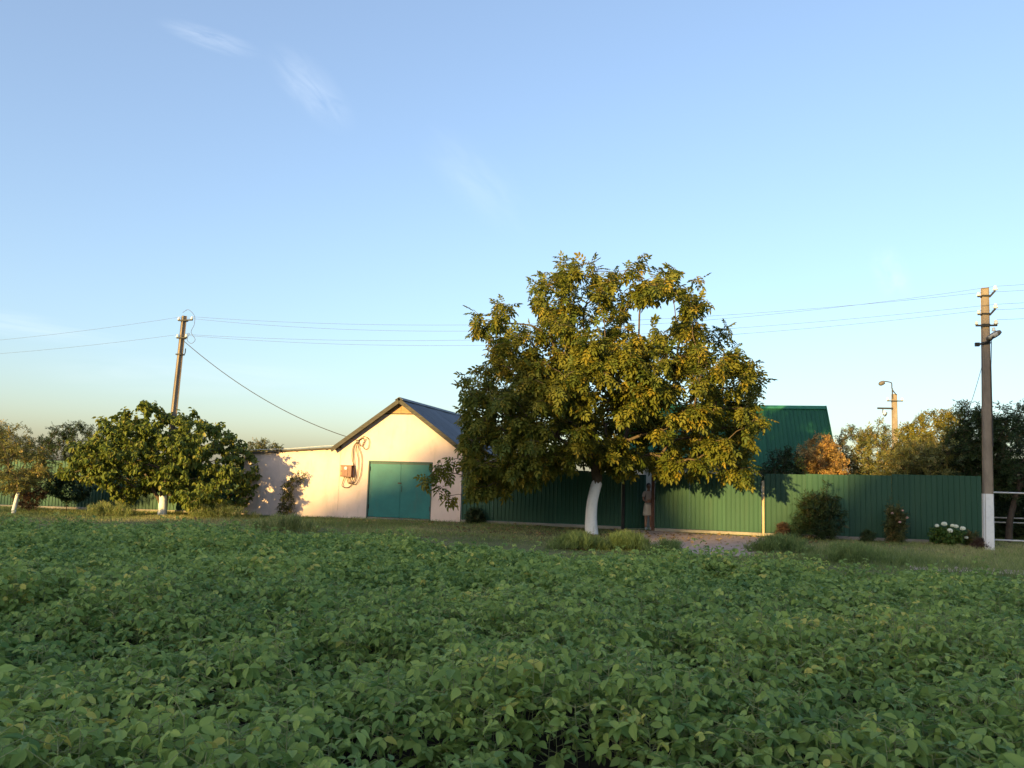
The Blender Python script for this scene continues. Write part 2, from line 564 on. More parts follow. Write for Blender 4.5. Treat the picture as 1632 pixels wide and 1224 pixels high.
def scatter(tmpl, origin, xdir, up, scale):
    """Copies of a leaf template; returns verts and triangles."""
    tv, tf = tmpl
    x = xdir / np.linalg.norm(xdir, axis=1, keepdims=True)
    z = up - (up * x).sum(1, keepdims=True) * x
    z /= np.linalg.norm(z, axis=1, keepdims=True) + 1e-9
    y = np.cross(z, x)
    n = len(origin)
    Fm = np.stack([x, y, z], axis=1) * scale[:, None, None]
    v = np.einsum('vk,nkj->nvj', tv, Fm) + origin[:, None, :]
    f = tf[None] + (np.arange(n) * len(tv))[:, None, None]
    return v.reshape(-1, 3), f.reshape(-1, 3)


# ------------------------------------------------------------------ trees
def in_poly(px, pz, poly):
    inside = np.zeros(len(px), bool)
    n = len(poly)
    for i in range(n):
        x1, z1 = poly[i]
        x2, z2 = poly[(i + 1) % n]
        c = ((z1 > pz) != (z2 > pz)) & (px < (x2 - x1) * (pz - z1) / (z2 - z1 + 1e-12) + x1)
        inside ^= c
    return inside


def edge_dist(px, pz, poly):
    d = np.full(len(px), 1e9)
    n = len(poly)
    for i in range(n):
        a = np.array(poly[i])
        b = np.array(poly[(i + 1) % n])
        ab = b - a
        t = np.clip(((px - a[0]) * ab[0] + (pz - a[1]) * ab[1]) / (ab @ ab + 1e-12), 0, 1)
        d = np.minimum(d, np.hypot(px - a[0] - t * ab[0], pz - a[1] - t * ab[1]))
    return d


def crown_points(poly, n_clump, per, depth, sig, rs, tips=True, inset=0.0, taper=None):
    P = np.array(poly)
    lo, hi = P.min(0), P.max(0)
    pts = []
    while sum(len(p) for p in pts) < n_clump:
        x = rs.uniform(lo[0], hi[0], 400)
        z = rs.uniform(lo[1], hi[1], 400)
        k = in_poly(x, z, poly)
        if taper:                                # thinner towards the top
            k &= rs.random(400) < np.interp(z, [taper[0], taper[1]], [1.0, taper[2]])
        pts.append(np.stack([x[k], z[k]], 1))
    c = np.concatenate(pts)[:n_clump]
    d = edge_dist(c[:, 0], c[:, 1], poly)
    dm = min(0.5 * min(hi - lo), d.max() * 1.1)
    half = depth * np.sqrt(np.clip(1 - (1 - np.clip(d / dm, 0, 1)) ** 2, 0.02, 1))
    y = half * rs.choice([-1, 1], n_clump) * rs.random(n_clump) ** 0.45
    cc = np.stack([c[:, 0], y, c[:, 1]], 1)
    s = np.repeat(cc, per, axis=0) + rs.normal(0, 1, (n_clump * per, 3)) * np.array([sig, sig, sig * 0.75])
    ok = in_poly(s[:, 0], s[:, 2], poly)
    if inset:
        ok &= edge_dist(s[:, 0], s[:, 2], poly) > inset
    s = s[ok]
    if tips:                                     # shoots that reach the very outline
        n = len(poly)
        ex = []
        for i in range(n):
            a, b = P[i], P[(i + 1) % n]
            L = np.hypot(*(b - a))
            for t in np.arange(0, 1, 0.22 / max(L, 0.22)):
                q = a + (b - a) * t
                ctr = 0.5 * (lo + hi)
                if inset and t > 0 and rs.random() < 0.55:
                    continue
                q = q + (ctr - q) / (np.linalg.norm(ctr - q) + 1e-6) * (inset * (1.0 if t == 0 else 1.5) + rs.uniform(0, 0.1))
                ex.append((q[0], rs.normal(0, depth * 0.18), q[1]))
        s = np.concatenate([s, np.array(ex)])
    return s


def skeleton(trunk, shoots, rs):
    """Attach each shoot to the nearest branch that leads there; returns nodes, parents and branch radii."""
    nodes = [np.array(p, float) for p, r in trunk]
    par = [-1] + list(range(len(trunk) - 1))
    fork = max(0, len(trunk) - 2)
    root = nodes[-1]
    order = np.argsort(np.linalg.norm(shoots - root, axis=1))
    cap = len(nodes) + len(shoots) * 4 + 4
    A = np.zeros((cap, 3))
    A[:len(nodes)] = nodes
    path = np.zeros(cap)
    path[:len(nodes)] = 0
    n = len(nodes)
    first = fork
    parl = par + [0] * (cap - len(par))
    tip_of = []
    for si in order:
        s = shoots[si]
        d = np.linalg.norm(A[first:n] - s, axis=1)
        dr = np.linalg.norm(A[first:n] - root, axis=1)
        up = np.maximum(0, A[first:n, 2] - s[2]) * 0.25
        j = first + int(np.argmin(d + 0.34 * path[first:n] + up + 0.0 * dr))
        a = A[j]
        L = np.linalg.norm(s - a)
        k = 3 if L > 0.9 else (2 if L > 0.35 else 1)
        prev = j
        for q in range(1, k + 1):
            t = q / k
            p = a + (s - a) * t
            if q < k:
                p = p + rs.normal(0, 0.035 * L, 3) + np.array([0, 0, 0.08 * L * math.sin(math.pi * t)])
            A[n] = p
            parl[n] = prev
            path[n] = path[prev] + L / k
            prev = n
            n += 1
        tip_of.append((n - 1, si))
    A = A[:n]
    parl = parl[:n]
    cnt = np.zeros(n)
    for t, _ in tip_of:
        cnt[t] += 1
    for i in range(n - 1, 0, -1):
        cnt[parl[i]] += cnt[i]
    return A, parl, cnt, tip_of


def make_tree(name, label, cat, loc, poly, depth, trunk, leaf, leafmat, barkmat, n_clump, per, leaves, lscale, sig=0.35,
              group=None, white=None, seed=1, tip_r=0.006, droop=0.3, tips=True, parts=('trunk', 'crown'), tint=(0.0, 1.0), extra_trunks=(), inset=0.0, extra=None, taper=None):
    rs = np.random.default_rng(seed)
    x, y = loc
    root = thing(name, label, cat, (x, y, float(gz(x))), 0, group)
    shoots = crown_points(poly, n_clump, per, depth, sig, rs, tips, inset, taper)
    if extra:
        shoots = np.concatenate([shoots, np.array(extra)])
    A, par, cnt, tips_i = skeleton(trunk, shoots, rs)
    r_top = trunk[-1][1]
    total = max(cnt.max(), 1)
    ex = math.log(max(r_top * 0.95 / tip_r, 1.5)) / math.log(max(total, 3))
    rr = tip_r * np.maximum(cnt, 1) ** ex
    mb = MB()
    mb.tube(smooth_path([p for p, r in trunk], 5) if len(trunk) > 2 else [p for p, r in trunk],
            list(np.interp(np.linspace(0, 1, 5 * (len(trunk) - 1) + 1), np.linspace(0, 1, len(trunk)), [r for p, r in trunk])) if len(trunk) > 2 else [r for p, r in trunk], 10)
    for et in extra_trunks:
        mb.tube(smooth_path([p for p, r in et], 5), list(np.interp(np.linspace(0, 1, 5 * (len(et) - 1) + 1), np.linspace(0, 1, len(et)), [r for p, r in et])), 8)
    kids = {}
    for i in range(len(trunk), len(A)):
        p = par[i]
        r0 = min(rr[p], rr[i] * 1.35) if p >= len(trunk) else min(rr[i] * 1.3, r_top)
        mb.tube([A[p], A[i]], [r0, rr[i]], 6 if rr[i] > 0.03 else (4 if rr[i] > 0.012 else 3), cap=False)
    tr = mb.build(parts[0], barkmat, root, smooth=True)
    if white:
        zt, pth = white
        w = MB()
        pts = [p for p, r in pth]
        sp = smooth_path(pts, 5)
        ri = list(np.interp(np.linspace(0, 1, len(sp)), np.linspace(0, 1, len(pts)), [r for p, r in pth]))
        w.tube(sp, [q * 1.04 + 0.004 for q in ri], 22)
        wme = w.mesh('whitewash_band', True)
        nv = len(wme.vertices)
        for q in range(nv - 22, nv):                  # ragged brush line at the top
            wme.vertices[q].co.z += float(rs.uniform(-0.09, 0.05))
        link('whitewash_band', wme, 'whitewash', tr)
    # leaves
    tips = np.array([t for t, _ in tips_i])
    pts = A[tips]
    prv = A[np.array([par[t] for t in tips])]
    d = pts - prv
    d /= np.linalg.norm(d, axis=1, keepdims=True) + 1e-6
    n = len(pts) * leaves
    o = np.repeat(pts, leaves, 0)
    dd = np.repeat(d, leaves, 0)
    back = rs.random(n)[:, None] * 0.30 * lscale
    o = o - dd * back + rs.normal(0, 0.03 * lscale, (n, 3))
    xd = dd * 0.55 + rs.normal(0, 0.62, (n, 3)) + np.array([0, 0, -droop])
    upv = np.array([0, 0, 1.0]) + rs.normal(0, 0.38, (n, 3)) + dd * 0.25
    sc = lscale * rs.uniform(0.65, 1.15, n)
    v, f = scatter(leaf, o, xd, upv, sc)
    nf = len(leaf[1])
    per_shoot = np.repeat(rs.uniform(-0.22, 0.22, len(pts)), leaves)
    ti = np.clip(rs.uniform(tint[0], tint[1], n) + per_shoot, 0, 1)
    me = mesh_arrays(parts[1], v, f, np.repeat(ti, nf))
    link(parts[1], me, leafmat, root)
    return root


# ------------------------------------------------------------------ ground
def ground_sheet():
    xs = np.unique(np.concatenate([np.linspace(-1500, -60, 13), np.linspace(-60, 60, 121), np.linspace(60, 1500, 13)]))
    ys = np.unique(np.concatenate([np.linspace(-1500, -10, 13), np.linspace(-10, 60, 71), np.linspace(60, 2200, 16)]))
    X, Y = np.meshgrid(xs, ys)
    Z = gz(X) + np.where((np.abs(X) < 55) & (Y > 15) & (Y < 28), 0.003 * vnoise(X, Y, 5, 10, 0.3, 1.2), 0)
    v = np.stack([X.ravel(), Y.ravel(), Z.ravel()], 1)
    nx, ny = len(xs), len(ys)
    i = (np.arange(ny - 1)[:, None] * nx + np.arange(nx - 1)[None]).ravel()
    f = np.concatenate([np.stack([i, i + 1, i + nx + 1], 1), np.stack([i, i + nx + 1, i + nx], 1)])
    o = link('ground', mesh_arrays('ground', v, f, smooth=True), 'grass_ground')
    o['kind'] = 'structure'
    o['label'] = 'mown dry grass verge in front of the fence and walls'


ground_sheet()


def sheet(name, poly, z, mat, label, wob=0.25, step=0.35, seed=3):
    """A ground patch with an uneven edge."""
    rs = np.random.default_rng(seed)
    P = [Vector((a, b, 0)) for a, b in poly]
    out = []
    for i in range(len(P)):
        a, b = P[i], P[(i + 1) % len(P)]
        n = max(1, int((b - a).length / step))
        for k in range(n):
            q = a + (b - a) * (k / n)
            out.append((q.x + rs.normal(0, wob), q.y + rs.normal(0, wob)))
    mb = MB()
    v = [(x, y, float(gz(x)) + z) for x, y in out]
    mb.add(v, [tuple(range(len(v)))])
    o = mb.build(name, mat)
    tag(o, label, kind='structure')
    return o


FX = [-40, -12, -8.6, -5.5, -2.6, 0, 2, 5, 8, 12, 30]
FY = [22, 17.9, 18.2, 17.5, 16.1, 14.7, 13.4, 13.2, 12.4, 11.6, 7.0]


def field_edge(x):
    return np.interp(x, FX, FY)


fp = [(x, float(field_edge(x)) + 0.15) for x in np.linspace(-19, 19, 60)]
mbf = MB()
fv = [(x, y, float(gz(x)) + 0.016) for x, y in fp] + [(x, -4, float(gz(x)) + 0.016) for x, _ in fp]
k = len(fp)
mbf.add(fv, [(i, i + k, i + 1 + k, i + 1) for i in range(k - 1)])
so = mbf.build('field_soil', 'soil')
tag(so, 'dark bare soil under the soybean plants', kind='structure')
PATH = [(3.95, 27.9), (5.1, 27.6), (6.6, 26.6), (8.2, 26.2), (8.0, 24.6), (6.6, 22.4), (6.3, 20.2), (5.4, 19.2), (3.6, 19.4), (3.3, 21.3), (3.9, 24.0), (3.7, 26.4)]
sheet('path', PATH, 0.014, 'dirt', 'trodden pinkish dirt path leading to the open gate', 0.10, 0.3)
sheet('dirt_track', [(8.8, 18.2), (12, 18.0), (18, 17.0), (18, 15.9), (12, 16.6), (8.6, 17.3)], 0.014, 'dirt', 'bare dirt wheel track at the right edge of the field', 0.12, 0.3, 5)

# ------------------------------------------------------------------ shelterbelt far behind the camera (unseen, added and shaped to cast the evening shade)
SA, CA = math.sin(rad(SUN_AZ)), math.cos(rad(SUN_AZ))


def belt():
    D, ref = 100.0, 22.0
    pu = [-170, -45, -25.4, -23.3, -20.4, -18.1, -15.6, -13.5, -12.2, -11.1, -10.4, -9.9, -8.9, -8.0, -7.0, -5.6, -3.2, 0, 10, 40, 120]
    pf = [-1.0, -1.0, -1.0, 0.2, 1.9, 3.4, 5.2, 5.5, 4.2, 2.0, 0.2, -0.6, -0.6, 0.3, 1.6, 3.4, 6.6, 8.5, 8.0, 8.5, 8]  # belt heights, set by where its shade should fall
    u = np.arange(-170, 120, 0.4)
    H = np.interp(u, pu, pf) + (D + ref) * math.tan(rad(SUN_EL)) + 0.12 * vnoise(u, u * 0, 9, 16, 0.5, 6)
    rs = np.random.default_rng(4)
    v, f = [], []
    n = len(u)
    for j, off in enumerate((0.0, 0.0, 2.0, 4.0, 4.0)):
        wob = 0.5 * vnoise(u, u * 0 + j * 7, 20 + j, 12, 0.2, 2)
        t = -D + off - 2 + wob
        z = {0: -0.7 + 0 * u, 1: H * 0.8, 2: H, 3: H * 0.8, 4: -0.7 + 0 * u}[j]
        v.append(np.stack([t * SA + u * CA, t * CA - u * SA, z], 1))
    v = np.concatenate(v)
    i = np.arange(n - 1)
    for j in range(4):
        a = j * n + i
        f.append(np.stack([a, a + 1, a + n + 1], 1))
        f.append(np.stack([a, a + n + 1, a + n], 1))
    f = np.concatenate(f)
    m = 9000                                         # leafy fringe
    k = rs.integers(0, n, m)
    t = -D + rs.normal(0, 1.2, m)
    uu = u[k] + rs.normal(0, 0.2, m)
    zz = H[k] - np.abs(rs.normal(0, 0.7, m)) + 0.15
    o = np.stack([t * SA + uu * CA, t * CA - uu * SA, zz], 1)
    v2, f2 = scatter(SIMPLE, o, rs.normal(0, 1, (m, 3)), rs.normal(0, 1, (m, 3)), np.full(m, 3.0))
    me = mesh_arrays('shade_belt', np.concatenate([v, v2]), np.concatenate([f, f2 + len(v)]))
    o = link('shade_belt', me, 'belt_leaf')
    tag(o, 'unseen far belt of trees, added and shaped to cast the evening shade', kind='stuff')


belt()

# ------------------------------------------------------------------ fences of profiled sheet
def sheet_mesh(name, width, h, pitch=0.152, rib=0.022, flat=0.085):
    """Profiled steel sheet standing in the xz plane, ribs towards -y; each sheet is thin but has two sides."""
    prof = [(0.0, 0.0)]
    x = 0.0
    while x + pitch <= width + 1e-6:
        e = (pitch - flat - 0.03) / 2
        prof += [(x + e, 0.0), (x + e + 0.008, -rib), (x + e + 0.030, -rib), (x + e + 0.038, 0.0)]
        x += pitch
    prof.append((width, 0.0))
    mb = MB()
    n = len(prof)
    th = 0.004
    v = []
    for yo in (0, th):
        for z in (0, h):
            v += [(a, b + yo, z) for a, b in prof]
    f = []
    for i in range(n - 1):
        f.append((i, i + 1, n + i + 1, n + i))
        f.append((2 * n + i + 1, 2 * n + i, 3 * n + i, 3 * n + i + 1))
        f.append((n + i, n + i + 1, 3 * n + i + 1, 3 * n + i))
    mb.add(v, f)
    return mb.mesh(name)


SHEETS = {}


def fence(name, label, lx0, lx1, top, posts=(), z0=None, tall=None, seed=0):
    rs = random.Random(seed)
    L = lx1 - lx0
    n = max(1, round(L / 1.216))
    w = L / n
    o = S(lx0)
    base = float(gz(o.x))
    t = thing(name, label, 'fence', (o.x, o.y, 0), -STREET)
    zb = lambda lx: float(gz(S(lx).x)) + 0.10
    for i in range(n):
        a = lx0 + i * w
        b = zb(a + w / 2)
        key = (round(w, 3), 1)
        if key not in SHEETS:
            SHEETS[key] = sheet_mesh('panel', w - 0.004, 1.0, pitch=(w - 0.004) / 8)
        s = link('panel', SHEETS[key], 'green_sheet', t, (a - lx0, rs.uniform(-0.004, 0.004), b + rs.uniform(-0.012, 0.012)), (rs.uniform(-0.006, 0.006), rs.uniform(-0.002, 0.002), 0))
        s.scale = (1, 1, ((top(a + w / 2) if callable(top) else top) - b) * rs.uniform(0.990, 1.006))
    for i in range(0, n + 1, 2):
        a = min(lx0 + i * w + (0.03 if i == 0 else 0) - (0.06 if i == n else 0), lx1 - 0.06)
        m = MB().box(-0.03, 0.03, 0.055, 0.115, float(gz(S(a).x)) - 0.1, (top(a) if callable(top) else top) - 0.06)
        m.build('post', 'black_steel', t, loc=(a - lx0, 0, 0))
    for zr in (0.45, 1.55):
        za, zc = zb(lx0) + zr - 0.1, zb(lx1) + zr - 0.1
        MB().bar((0.0, 0.034, za), (L, 0.034, zc), 0.035, 0.035).build('rail', 'black_steel', t)
    mb = MB()
    za, zc = float(gz(S(lx0).x)), float(gz(S(lx1).x))
    v = []
    for x, z in ((0, za), (L, zc)):
        v += [(x, -0.05, z - 0.2), (x, 0.13, z - 0.2), (x, 0.13, z + 0.092), (x, -0.05, z + 0.092)]
    mb.add(v, [(0, 1, 2, 3), (7, 6, 5, 4), (0, 4, 5, 1), (1, 5, 6, 2), (2, 6, 7, 3), (3, 7, 4, 0)])
    mb.build('plinth', 'plinth', t)
    return t


fence('sheet_fence', 'long green profiled sheet fence on the left behind the bushy trees', -24.5, -10.62, 1.78)
fence('sheet_fence', 'dark green profiled sheet fence between garage and open gate, behind white trunk', -1.74, 4.02, 1.96)
fr = fence('sheet_fence', 'sunlit green profiled sheet fence right of the open gate', 5.16, 8.66, lambda a: 2.0)
fence('sheet_fence', 'green profiled sheet fence from pale post to whitewashed pole at right', 8.76, 15.30, lambda a: 2.06 + 0.02 * (a - 10))
# pale slim post between the two right-hand fences
o = S(8.71, -0.05)
pp = thing('fence_post', 'pale slim timber post standing out between two green fence stretches', 'post', (o.x, o.y, float(gz(o.x))), -STREET)
MB().box(-0.035, 0.035, -0.035, 0.035, -0.15, 1.78).build('shaft', 'pale_post', pp)
MB().prism([(-0.038, 1.78), (0.038, 1.78), (0.0, 1.82)], -0.038, 0.038).build('cap', 'pale_post', pp)

# gate: two posts and a leaf that stands ajar
o = S(4.07)
gp = thing('gate_post', 'black steel gate post carrying the gate hinges', 'post', (o.x, o.y, float(gz(o.x))), -STREET)
MB().box(-0.045, 0.045, -0.045, 0.045, -0.2, 1.95).build('shaft', 'black_steel', gp)
MB().box(-0.05, 0.05, -0.05, 0.05, 1.95, 1.965).build('cap', 'black_steel', gp)
o = S(5.09)
gp = thing('gate_post', 'rusty brown gate post beside the standing person', 'post', (o.x, o.y, float(gz(o.x))), -STREET)
MB().box(-0.055, 0.055, -0.055, 0.055, -0.2, 1.88).build('shaft', 'rust_post', gp)
MB().box(-0.06, 0.06, -0.06, 0.06, 1.88, 1.895).build('cap', 'rust_post', gp)
MB().box(-0.075, -0.055, -0.02, 0.02, 0.95, 1.10).build('latch_keeper', 'black_steel', gp)
o = S(4.12, 0.02)
ga = thing('gate', 'dark green sheet gate leaf standing ajar, opened inward', 'gate', (o.x, o.y, 0.04), -STREET + rad(43))
link('panel', sheet_mesh('panel', 0.92, 1.82, 0.92 / 6), 'green_sheet', ga, (0.02, 0, 0.02))
MB().box(0.0, 0.03, 0.006, 0.036, 0.0, 1.86).box(0.91, 0.94, 0.006, 0.036, 0.0, 1.86).box(0.03, 0.91, 0.006, 0.036, 1.83, 1.86).box(0.03, 0.91, 0.006, 0.036, 0.0, 0.03).build('gate_frame', 'black_steel', ga)
MB().box(0.84, 0.90, -0.03, -0.024, 0.93, 1.12).build('handle', 'steel', ga)
for z in (0.3, 1.5):
    MB().tube([(-0.012, 0.01, z), (-0.012, 0.01, z + 0.12)], 0.016, 8).build('hinge', 'steel', ga)

o = S(4.86, 2.5)  # added pillar: catches more sky light than the shaded house wall behind
wp = thing('pillar', 'whitewashed pillar added inside the open gate as a bright white backdrop', 'pillar', (o.x, o.y, float(gz(o.x))), -STREET)
wp['kind'] = 'thing'
MB().box(-0.22, 0.22, -0.22, 0.22, -0.2, 2.30).build('shaft', 'white_wall', wp)
MB().box(-0.26, 0.26, -0.26, 0.26, 2.30, 2.38).build('cap', 'white_wall', wp)

# ------------------------------------------------------------------ garage and lean-to
GL, GR, GC = -6.56, -1.78, -4.22
APEX, EAVE = 4.36, 2.62
DL, DR, DT = -5.42, -2.90, 2.13
GLEN = 9.0
o = S(GC)
gar = thing('garage', 'cream gabled garage with teal double doors and grey roof', 'garage', (o.x, o.y, 0), -STREET)
l, r = GL - GC, GR - GC
dl, dr = DL - GC, DR - GC
slope = (APEX - EAVE) / r
z_at = lambda x: APEX - abs(x) * slope
T = 0.25
wall = MB()
wall.prism([(l, -0.3), (dl, -0.3), (dl, z_at(dl)), (l, z_at(l))], 0, T)
wall.prism([(dr, -0.3), (r, -0.3), (r, z_at(r)), (dr, z_at(dr))], 0, T)
wall.prism([(dl, DT), (dr, DT), (dr, z_at(dr)), (0, APEX), (dl, z_at(dl))], 0, T)
wall.build('front_wall', 'stucco', gar)
MB().box(l, l + T, T, GLEN, -0.3, z_at(l)).build('side_wall', 'stucco', gar)
MB().box(r - T, r, T, GLEN, -0.3, z_at(r)).build('side_wall', 'stucco', gar)
MB().prism([(l, -0.3), (r, -0.3), (r, z_at(r)), (0, APEX), (l, z_at(l))], GLEN, GLEN + T).build('back_wall', 'stucco', gar)
# gable boards near the apex, a few separate planks
zb0 = 3.90
hw = (APEX - zb0) / slope
gb = MB().box(-hw - 0.02, hw + 0.02, -0.03, -0.002, zb0 - 0.025, zb0 + 0.012).build('gable_trim', 'dark_board', gar)
npk = 4
for i in range(npk):
    a, b = -hw + 2 * hw * i / npk + 0.004, -hw + 2 * hw * (i + 1) / npk - 0.004
    za, zb_ = min(z_at(a), APEX) - 0.03, min(z_at(b), APEX) - 0.03
    poly = [(a, zb0 + 0.014), (b, zb0 + 0.014), (b, max(zb_, zb0 + 0.02)), (a, max(za, zb0 + 0.02))]
    MB().prism(poly, -0.022, -0.002).build('gable_plank', 'gable_board', gar)
# roof: sheets on both slopes, barge boards, ridge cap
OV, OF = 0.20, 0.28
ang = math.atan(slope)
Ls = (r + OV) / math.cos(ang)
ns = 8
sw = (GLEN + OF + 0.3) / ns
for sgn in (1, -1):
    for i in range(ns):
        m = MB()
        y0, y1 = -OF + i * sw, -OF + (i + 1) * sw + 0.05
        lift = 0.012 * (i % 2)
        cols = 5
        vs, fs = [], []
        for k in range(cols * 2 + 1):
            yy = y0 + (y1 - y0) * k / (cols * 2)
            hz = 0.018 * (k % 2)
            for q in (0, Ls):
                for th in (0.0, 0.02):
                    xx = q * math.cos(ang) + math.sin(ang) * (hz + lift + th + 0.05)
                    zz = APEX - q * math.sin(ang) + math.cos(ang) * (hz + lift + th + 0.05)
                    vs.append((sgn * xx, yy, zz))
        for k in range(cols * 2):
            a = 4 * k
            for g in ((a + 1, a + 5, a + 7, a + 3), (a, a + 2, a + 6, a + 4), (a + 2, a + 3, a + 7, a + 6), (a, a + 4, a + 5, a + 1)):
                fs.append(g if sgn > 0 else g[::-1])
        e = cols * 8
        fs += [(0, 1, 3, 2), (e, e + 2, e + 3, e + 1)]
        m.add(vs, fs)
        m.build('roof_sheet', 'grey_roof', gar)
    p0 = (sgn * 0.015, -OF + 0.012, APEX + 0.0)
    p1 = (sgn * (r + OV), -OF + 0.012, APEX - (r + OV) * slope)
    MB().bar(p0, p1, 0.03, 0.15, up=(0, 0, 1)).build('barge_board', 'dark_board', gar)
MB().prism([(-0.16, APEX + 0.02), (0.0, APEX + 0.12), (0.16, APEX + 0.02), (0.16, APEX + 0.04), (0.0, APEX + 0.145), (-0.16, APEX + 0.04)][::-1], -OF - 0.02, GLEN + 0.32).build('ridge_cap', 'grey_roof', gar)
# doors
mid = 0.5 * (dl + dr)
dz = 0.06
for nm, a, b, hx in (('l', dl + 0.05, mid - 0.006, dl + 0.06), ('r', mid + 0.006, dr - 0.05, dr - 0.06)):
    leaf = MB().box(a, b, 0.035, 0.075, dz, DT - 0.05).build('door_leaf', 'teal_paint', gar)
    for z in (0.35, 1.75):
        MB().tube([(hx, 0.022, z), (hx, 0.022, z + 0.16)], 0.02, 8).build('hinge', 'black_steel', leaf)
    MB().box(a, b, 0.026, 0.034, DT - 0.115, DT - 0.06).build('top_strip', 'teal_trim', leaf)
MB().box(mid - 0.025, mid + 0.025, 0.018, 0.034, dz + 0.01, DT - 0.12).build('cover_strip', 'teal_paint', gar)
MB().box(dl + 0.001, dl + 0.045, -0.012, 0.09, -0.1, DT - 0.045).box(dr - 0.045, dr - 0.001, -0.012, 0.09, -0.1, DT - 0.045).box(dl + 0.001, dr - 0.001, -0.012, 0.09, DT - 0.044, DT - 0.001).build('door_frame', 'teal_trim', gar)
MB().box(dl, dr, 0.0, 0.24, -0.25, 0.04).build('threshold', 'plinth', gar)
MB().tube([(mid + 0.10, -0.01, 1.02), (mid + 0.10, -0.035, 1.04), (mid + 0.10, -0.035, 1.20), (mid + 0.10, -0.01, 1.22)], 0.011, 6).build('handle', 'black_steel', gar)
MB().box(mid - 0.07, mid + 0.07, 0.006, 0.017, 1.30, 1.35).build('hasp', 'black_steel', gar)
# expansion joint strip between garage and lean-to
MB().box(l - 0.02, l - 0.012, -0.0025, 0.001, 0.25, 2.5).build('joint', 'plinth', gar)

SL = -10.60
o = S(SL)
sh = thing('shed', 'low cream shed with sloping flat roof joined to the garage', 'shed', (o.x, o.y, 0), -STREET)
W = GL - SL - 0.003
MB().prism([(0, -0.4), (W, -0.4), (W, 2.56), (0, 2.26)], 0.003, 0.25).build('front_wall', 'stucco', sh)
MB().prism([(0, -0.4), (0.25, -0.4), (0.25, 2.2786), (0, 2.26)], 0.25, 4.2).build('side_wall', 'stucco', sh)
MB().prism([(0.25, -0.4), (W, -0.4), (W, 2.56), (0.25, 2.2786)], 3.95, 4.2).build('back_wall', 'stucco', sh)
rf = MB().prism([(-0.25, 2.243), (W - 0.06, 2.557), (W - 0.06, 2.612), (-0.25, 2.298)], -0.14, 4.4).build('roof', 'felt', sh)
mb = MB()
pts = [(-0.2 + (W + 0.1) * t, -0.10, 2.36 + 0.30 * t + 0.012 * math.sin(9 * t)) for t in np.linspace(0, 1, 14)]
mb.tube(pts, 0.012, 6).build('roof_batten', 'pipe', rf)
for i in range(6):
    x = 0.3 + i * 0.62
    MB().box(x - 0.04, x + 0.04, -0.155, -0.142, 2.235 + x * 0.0743 + 0.012, 2.29 + x * 0.0743 + 0.03).build('roof_clip', 'dark_board', rf)

# meter box
o = S(-6.24, 0.0)
mt = thing('meter_box', 'small brown electricity meter box on the cream wall', 'meter box', (o.x, o.y, 1.50), -STREET)
MB().box(-0.22, 0.22, -0.19, -0.001, 0.0, 0.42).build('housing', 'meter_box', mt)
MB().box(-0.12, 0.08, -0.205, -0.191, 0.03, 0.40).build('door', 'meter_box', mt)
MB().tube([(0.0, -0.206, 0.32), (0.0, -0.214, 0.32)], 0.055, 14).build('window', 'meter_face', mt)
MB().box(-0.205, -0.145, -0.198, -0.191, 0.24, 0.38).build('name_plate', 'gable_board', mt)
MB().box(-0.205, -0.145, -0.198, -0.191, 0.06, 0.18).build('name_plate', 'gable_board', mt)
MB().box(-0.24, 0.24, -0.22, -0.001, 0.421, 0.435).build('rain_hood', 'meter_box', mt)

# slack cable loops between eave and meter box
o = S(-6.24, 0.0)
cl = thing('cable_loop', 'loops of slack brown cable hanging from the eave beside the meter box', 'cable', (o.x, o.y, 0), -STREET)


def strand(pts, r=0.013, name='strand'):
    MB().tube(smooth_path([(x, y, z) for x, y, z in pts], 6), r, 6).build(name, 'cable', cl, smooth=True)


strand([(0.34, -0.05, 2.83), (0.18, -0.04, 2.62), (0.16, -0.06, 2.25), (0.25, -0.05, 1.9), (0.30, -0.07, 1.65), (0.22, -0.08, 1.38), (0.10, -0.06, 1.25), (0.03, -0.08, 1.38), (0.04, -0.10, 1.49)])
strand([(0.34, -0.05, 2.83), (0.25, -0.06, 2.6), (0.22, -0.05, 2.3), (0.27, -0.07, 1.95), (0.33, -0.05, 1.6), (0.26, -0.06, 1.3), (0.10, -0.05, 1.12), (-0.08, -0.07, 1.10), (-0.18, -0.06, 1.2), (-0.08, -0.09, 1.49)])
strand([(0.36, -0.05, 2.83), (0.34, -0.07, 2.5), (0.42, -0.05, 2.15), (0.42, -0.06, 1.7), (0.34, -0.05, 1.35), (0.14, -0.07, 1.26), (0.08, -0.09, 1.49)])
strand([(0.36, -0.05, 2.83), (0.44, -0.06, 2.55), (0.56, -0.05, 2.2), (0.54, -0.05, 1.6), (0.38, -0.06, 1.24), (0.20, -0.05, 1.27), (0.14, -0.10, 1.49)])
strand([(0.02, -0.20, 2.98), (0.36, -0.08, 2.88), (0.58, -0.05, 3.02), (0.80, -0.06, 2.92), (0.80, -0.05, 2.62), (0.66, -0.06, 2.55), (0.56, -0.05, 2.72), (0.70, -0.06, 2.95)], 0.012)
strand([(0.36, -0.06, 2.86), (0.50, -0.05, 2.66), (0.62, -0.06, 2.78), (0.56, -0.05, 2.96), (0.34, -0.05, 2.83)], 0.012)
MB().box(0.30, 0.40, -0.075, -0.002, 2.80, 2.88).build('wall_hook', 'steel', cl)

